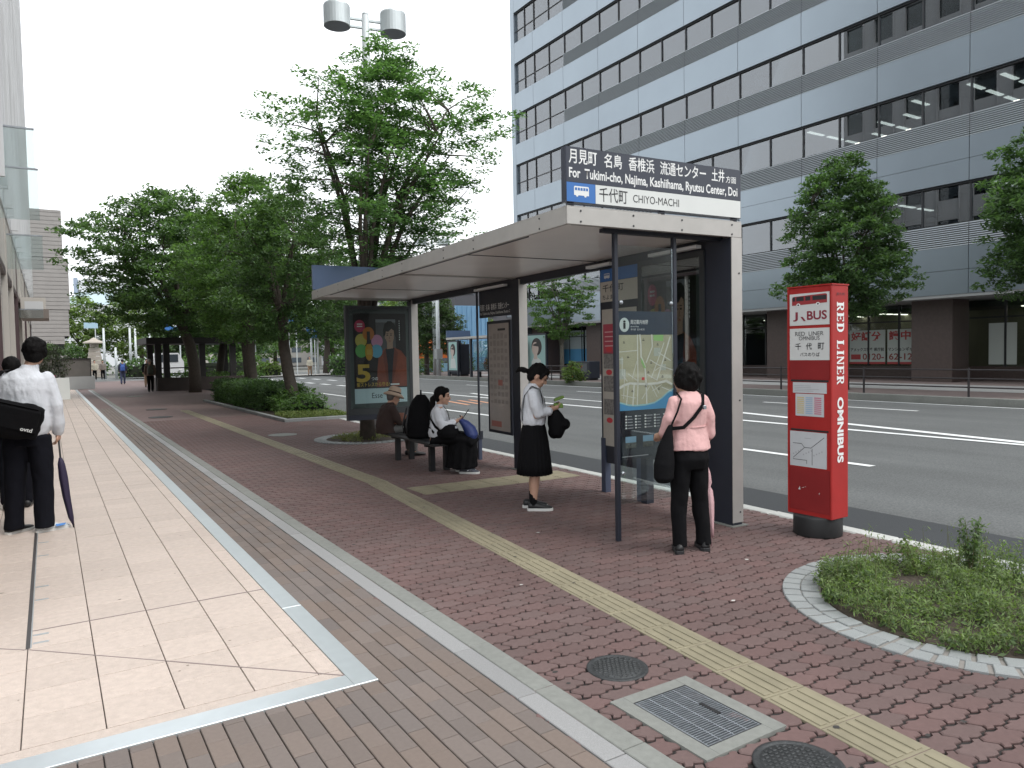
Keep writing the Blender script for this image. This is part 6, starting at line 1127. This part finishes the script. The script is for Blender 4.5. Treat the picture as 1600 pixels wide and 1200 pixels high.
# ---- man on the left with bag and umbrella
fx, fy = .10, .99; p = person('man seen from behind in a white shirt and black trousers by the shop windows', -.185, 7.93, fx, fy)
H_ = T4((.085, .04, 1.645), R(-6), 0, R(-8)); b = MB(); head_(b, H_); cap_(b, (.03, .0, 1.44), (.07, .02, 1.57), .058, .056); loft_(b, [(0, 0, .90, .15, .11), (0, 0, 1.05, .14, .10), (0, 0, 1.3, .18, .11), (0, 0, 1.45, .11, .08)])
limb_(b, [(.17, 0, 1.38), (.232, -.015, 1.13), (.236, .04, .90)], [.044, .04, .03]); hand_(b, (.235, .04, .89), (0, .15, -1), (-1, 0, 0), .7); limb_(b, [(-.17, 0, 1.38), (-.25, .015, 1.14), (-.20, .18, 1.02)], [.044, .04, .03]); hand_(b, (-.20, .18, 1.02), (.3, .9, 0), (.5, 0, -.6), .7)
limb_(b, [(.09, 0, .9), (.11, .0, .48), (.10, -.02, .09)], [.08, .058, .04]); limb_(b, [(-.09, 0, .9), (-.11, .02, .48), (-.13, .05, .09)], [.08, .058, .04]); fuse('body', b, SKIN, p, .010); face_(p, H_)
b = MB(); Rm = H_.to_3x3(); ell_(b, H_ @ Vector((0, -.02, .025)), (.098, .106, .108), Rm); ell_(b, H_ @ Vector((0, -.05, -.045)), (.080, .06, .07), Rm)
for s in (-1, 1): ell_(b, H_ @ Vector((s * .062, .0, .005)), (.035, .07, .07), Rm)
for k in range(36): a = random.uniform(0, 6.28); c = random.uniform(-.4, 1.3); ell_(b, H_ @ Vector((.09 * math.cos(a) * math.cos(c), -.02 + .098 * math.sin(a) * math.cos(c), .02 + .10 * math.sin(c))), (.02, .02, .018), None, 6)
fuse('hair', b, HAIR, p, .010, 1)
b = MB(); loft_(b, [(0, -.005, .89, .17, .13), (0, -.01, .98, .195, .155), (0, -.005, 1.12, .195, .15), (0, -.01, 1.30, .205, .14), (0, -.015, 1.40, .185, .115), (0, -.01, 1.46, .12, .085), (.04, .0, 1.50, .075, .068), (.05, .0, 1.53, .067, .064)]); limb_(b, [(.17, -.005, 1.39), (.232, -.02, 1.15), (.243, .01, .98), (.236, .035, .91)], [.070, .066, .058, .046]); limb_(b, [(-.18, -.005, 1.395), (-.255, .01, 1.15), (-.22, .13, 1.04)], [.076, .07, .052]); fuse('shirt', b, WSH, p, .010, 2)
b = MB(); loft_(b, [(0, 0, .80, .17, .135), (0, 0, .90, .165, .13), (0, 0, .97, .155, .12)]); loft_(b, [(.105, -.02, .045, .082, .09), (.106, -.016, .16, .078, .086), (.11, .0, .48, .086, .094), (.10, .0, .68, .096, .106), (.09, .0, .88, .10, .115)]); loft_(b, [(-.137, .05, .045, .082, .09), (-.13, .04, .16, .078, .086), (-.112, .02, .48, .086, .094), (-.10, .01, .68, .096, .106), (-.09, 0, .88, .10, .115)]); fuse('trousers', b, NVC, p, .012, 2)
SNW = mat('sneaker_white', (.55, .58, .60), .6); o = shoe_('shoe', p, (.11, -.02), R(62), SNW, SOLE, .28, .07); b = MB(); b.quad((.19, -.028, .062), (.27, .022, .058), (.26, -.012, .045), (.20, -.055, .045)); b.build('shoe_flash', mat('shoe_blue', (.06, .20, .50), .6), p); shoe_('shoe', p, (-.14, .05), R(40), SHOE, SOLE, .27, .07)
bg5 = thing('shoulder_bag', 'black messenger bag with small white lettering on the back of the man at the left', 'bag', (-.185, 7.93, 0), -math.atan2(fx, fy)); Mb = T4((-.09, -.205, 1.06), R(4), R(17), 0)
b = MB(); b.bbox(-.23, .23, -.055, .055, -.14, .15, .02); ell_(b, (0, .0, -.05), (.25, .085, .13)); ell_(b, (.12, .0, .05), (.13, .075, .12)); b.v = [tuple(Mb @ Vector(v)) for v in b.v]; fuse('body', b, BKC, bg5, .014, 6); b = MB(); b.bbox(-.215, .215, -.088, -.058, -.075, .14, .03); b.v = [tuple(Mb @ Vector(v)) for v in b.v]; b.build('flap', BKC, bg5, bevel=.008)
text('ovtd', INKW, bg5, Mb @ frame((0, -.089, 0), (1, 0, 0), (0, 0, 1)), .10, .19, -.07, -.035, .02, .002)
strap(bg5, [(-.31, -.16, 1.20), (-.24, -.14, 1.36), (-.15, -.08, 1.47), (-.12, .0, 1.48), (-.14, .09, 1.42)], .04, BKC, .006, [(-.3, -1, 0), (-.3, -1, .2), (-.2, -.5, .8), (0, 0, 1), (0, 1, .3)])
um = thing('folded_umbrella', 'folded dark purple umbrella hanging from the hand of the man at the left', 'umbrella', (-.185, 7.93, 0), -math.atan2(fx, fy)); PUR = mat('purple_cloth', (.022, .014, .045), .7, bump=.4, bs=40); b = MB(); loft_(b, [(.325, .02, .03, .006, .006), (.31, .02, .10, .02, .02), (.28, .03, .30, .030, .028), (.262, .035, .48, .036, .032), (.25, .04, .60, .030, .026), (.245, .04, .66, .014, .014)], 18, 6, .22); b.build('canopy', PUR, um, True); b = MB(); b.tube([(.328, .02, .005), (.245, .04, .66), (.236, .045, .86)], [.006, .008, .009], 8); b.build('shaft', BLK, um, True)
# ---- simpler figures farther off
def walker(label, x, y, fx, fy, h, top, leg, hair=HAIR, bend=0., pack=None, vox=.018, packlabel=None, stride=.12, z=0):
    p = person(label, x, y, fx, fy, 'people farther off', z); s = h / 1.65; Hm = T4((0, (.03 + bend) * s, 1.52 * s), R(-8) - bend, 0, 0) @ Matrix.Scale(s * 1.02, 4); b = MB(); head_(b, Hm); cap_(b, (0, bend * .7 * s, 1.32 * s), (0, bend * .9 * s, 1.44 * s), .055 * s, .05 * s); loft_(b, [(0, 0, .85 * s, .14 * s, .1 * s), (0, bend * .4 * s, 1.1 * s, .13 * s, .1 * s), (0, bend * .6 * s, 1.34 * s, .1 * s, .07 * s)])
    for k in (-1, 1): limb_(b, [(k * .18 * s, bend * .6 * s, 1.28 * s), (k * .22 * s, bend * .5 * s, 1.05 * s), (k * .21 * s, .08 * s, .83 * s)], [.045 * s, .038 * s, .028 * s]); hand_(b, (k * .21 * s, .08 * s, .83 * s), (0, .2, -1), (-k, 0, 0), .5, s); limb_(b, [(k * .08 * s, 0, .85 * s), (k * .09 * s, k * stride * .5, .46 * s), (k * .09 * s, k * stride, .07 * s)], [.07 * s, .052 * s, .036 * s])
    fuse('body', b, SKIN, p, vox, 1); b = MB(); ell_(b, Hm @ Vector((0, -.022, .022)), (.088 * s, .098 * s, .104 * s), Hm.to_3x3()); fuse('hair', b, hair, p, vox, 1)
    b = MB(); loft_(b, [(0, -.005, .80 * s, .18 * s, .14 * s), (0, bend * .2 * s, .95 * s, .17 * s, .13 * s), (0, bend * .5 * s, 1.18 * s, .175 * s, .125 * s), (0, bend * .65 * s, 1.32 * s, .13 * s, .09 * s), (0, bend * .7 * s, 1.37 * s, .06 * s, .06 * s)])
    for k in (-1, 1): limb_(b, [(k * .165 * s, bend * .6 * s, 1.29 * s), (k * .225 * s, bend * .5 * s, 1.06 * s), (k * .215 * s, .07 * s, .87 * s)], [.065 * s, .058 * s, .046 * s])
    fuse('top', b, top, p, vox, 1); b = MB(); loft_(b, [(0, 0, .74 * s, .15 * s, .12 * s), (0, 0, .86 * s, .15 * s, .115 * s)])
    for k in (-1, 1): limb_(b, [(k * .08 * s, 0, .80 * s), (k * .09 * s, k * stride * .5, .46 * s), (k * .09 * s, k * stride, .09 * s)], [.09 * s, .075 * s, .06 * s]); shoe_('shoe', p, (k * .09 * s, k * stride), 0, SHOE, None, .26 * s, .08)
    fuse('trousers', b, leg, p, vox, 1)
    if pack:
        q = thing('rucksack', packlabel, 'rucksack', (x, y, z), -math.atan2(fx, fy)); b = MB(); loft_(b, [(0, -.19 * s, .86 * s, .10 * s, .07 * s), (0, -.20 * s, .92 * s, .14 * s, .10 * s), (0, -.19 * s + bend * .4 * s, 1.15 * s, .14 * s, .09 * s), (0, -.15 * s + bend * .5 * s, 1.30 * s, .09 * s, .05 * s)]); fuse('body', b, pack, q, vox, 2)
        for k in (-1, 1): strap(q, [(k * .10 * s, -.13 * s + bend * .5 * s, 1.28 * s), (k * .11 * s, .0 + bend * .6 * s, 1.38 * s), (k * .12 * s, .13 * s + bend * .4 * s, 1.20 * s)], .04, pack, .008, [(0, -.5, 1), (0, 0, 1), (0, 1, .2)])
    return p
walker('dark haired person almost hidden behind the man at the left', -.33, 9.35, .1, 1, 1.62, WSH, NVC, vox=.012, stride=.03)
walker('person in a brown jacket with a rucksack walking past the pergola planter', 4.14, 39.2, .02, 1, 1.60, mat('jacket_tan', (.13, .085, .06), .8), BKC, mat('cap_grey', (.30, .28, .26), .8), .12, mat('pack_olive', (.05, .055, .04), .7), .02, 'dark rucksack on the back of the person in the brown jacket')
walker('person in dark blue with a bright blue rucksack far up the pavement', 4.05, 53.5, .05, 1, 1.62, mat('top_navy', (.03, .035, .07), .8), mat('leg_blue', (.04, .05, .10), .8), HAIR, 0., mat('pack_blue', (.03, .08, .30), .7), .024, 'bright blue rucksack of the walker far up the pavement')
walker('person in dark clothes walking this way left of the pergola', 4.75, 46.5, -.1, -1, 1.62, BKC, mat('leg_tan', (.25, .16, .10), .8), vox=.024)
walker('left one of two pale-topped people by the stone monument', 3.15, 68.0, 0, -1, 1.6, mat('top_cream', (.45, .42, .34), .8), BKC, vox=.03); walker('right one of two people by the stone monument, bag in hand', 3.75, 68.5, 0, -1, 1.6, mat('top_dusky', (.20, .17, .15), .8), BKC, vox=.03)
walker('person at the rim of the junction island near the small signs', 18.6, 61.3, -.5, -1, 1.6, mat('top_cream', (.45, .42, .34), .8), mat('leg_tan', (.25, .16, .10), .8), vox=.03, z=-.02)
walker('person in white waiting at the opposite bus shelter', 22.9, 37.0, -1, 0, 1.6, mat('top_white', (.55, .56, .57), .8), mat('leg_grey', (.08, .08, .09), .8), vox=.024, z=.02)
bpy.data.scenes.remove(TMP)
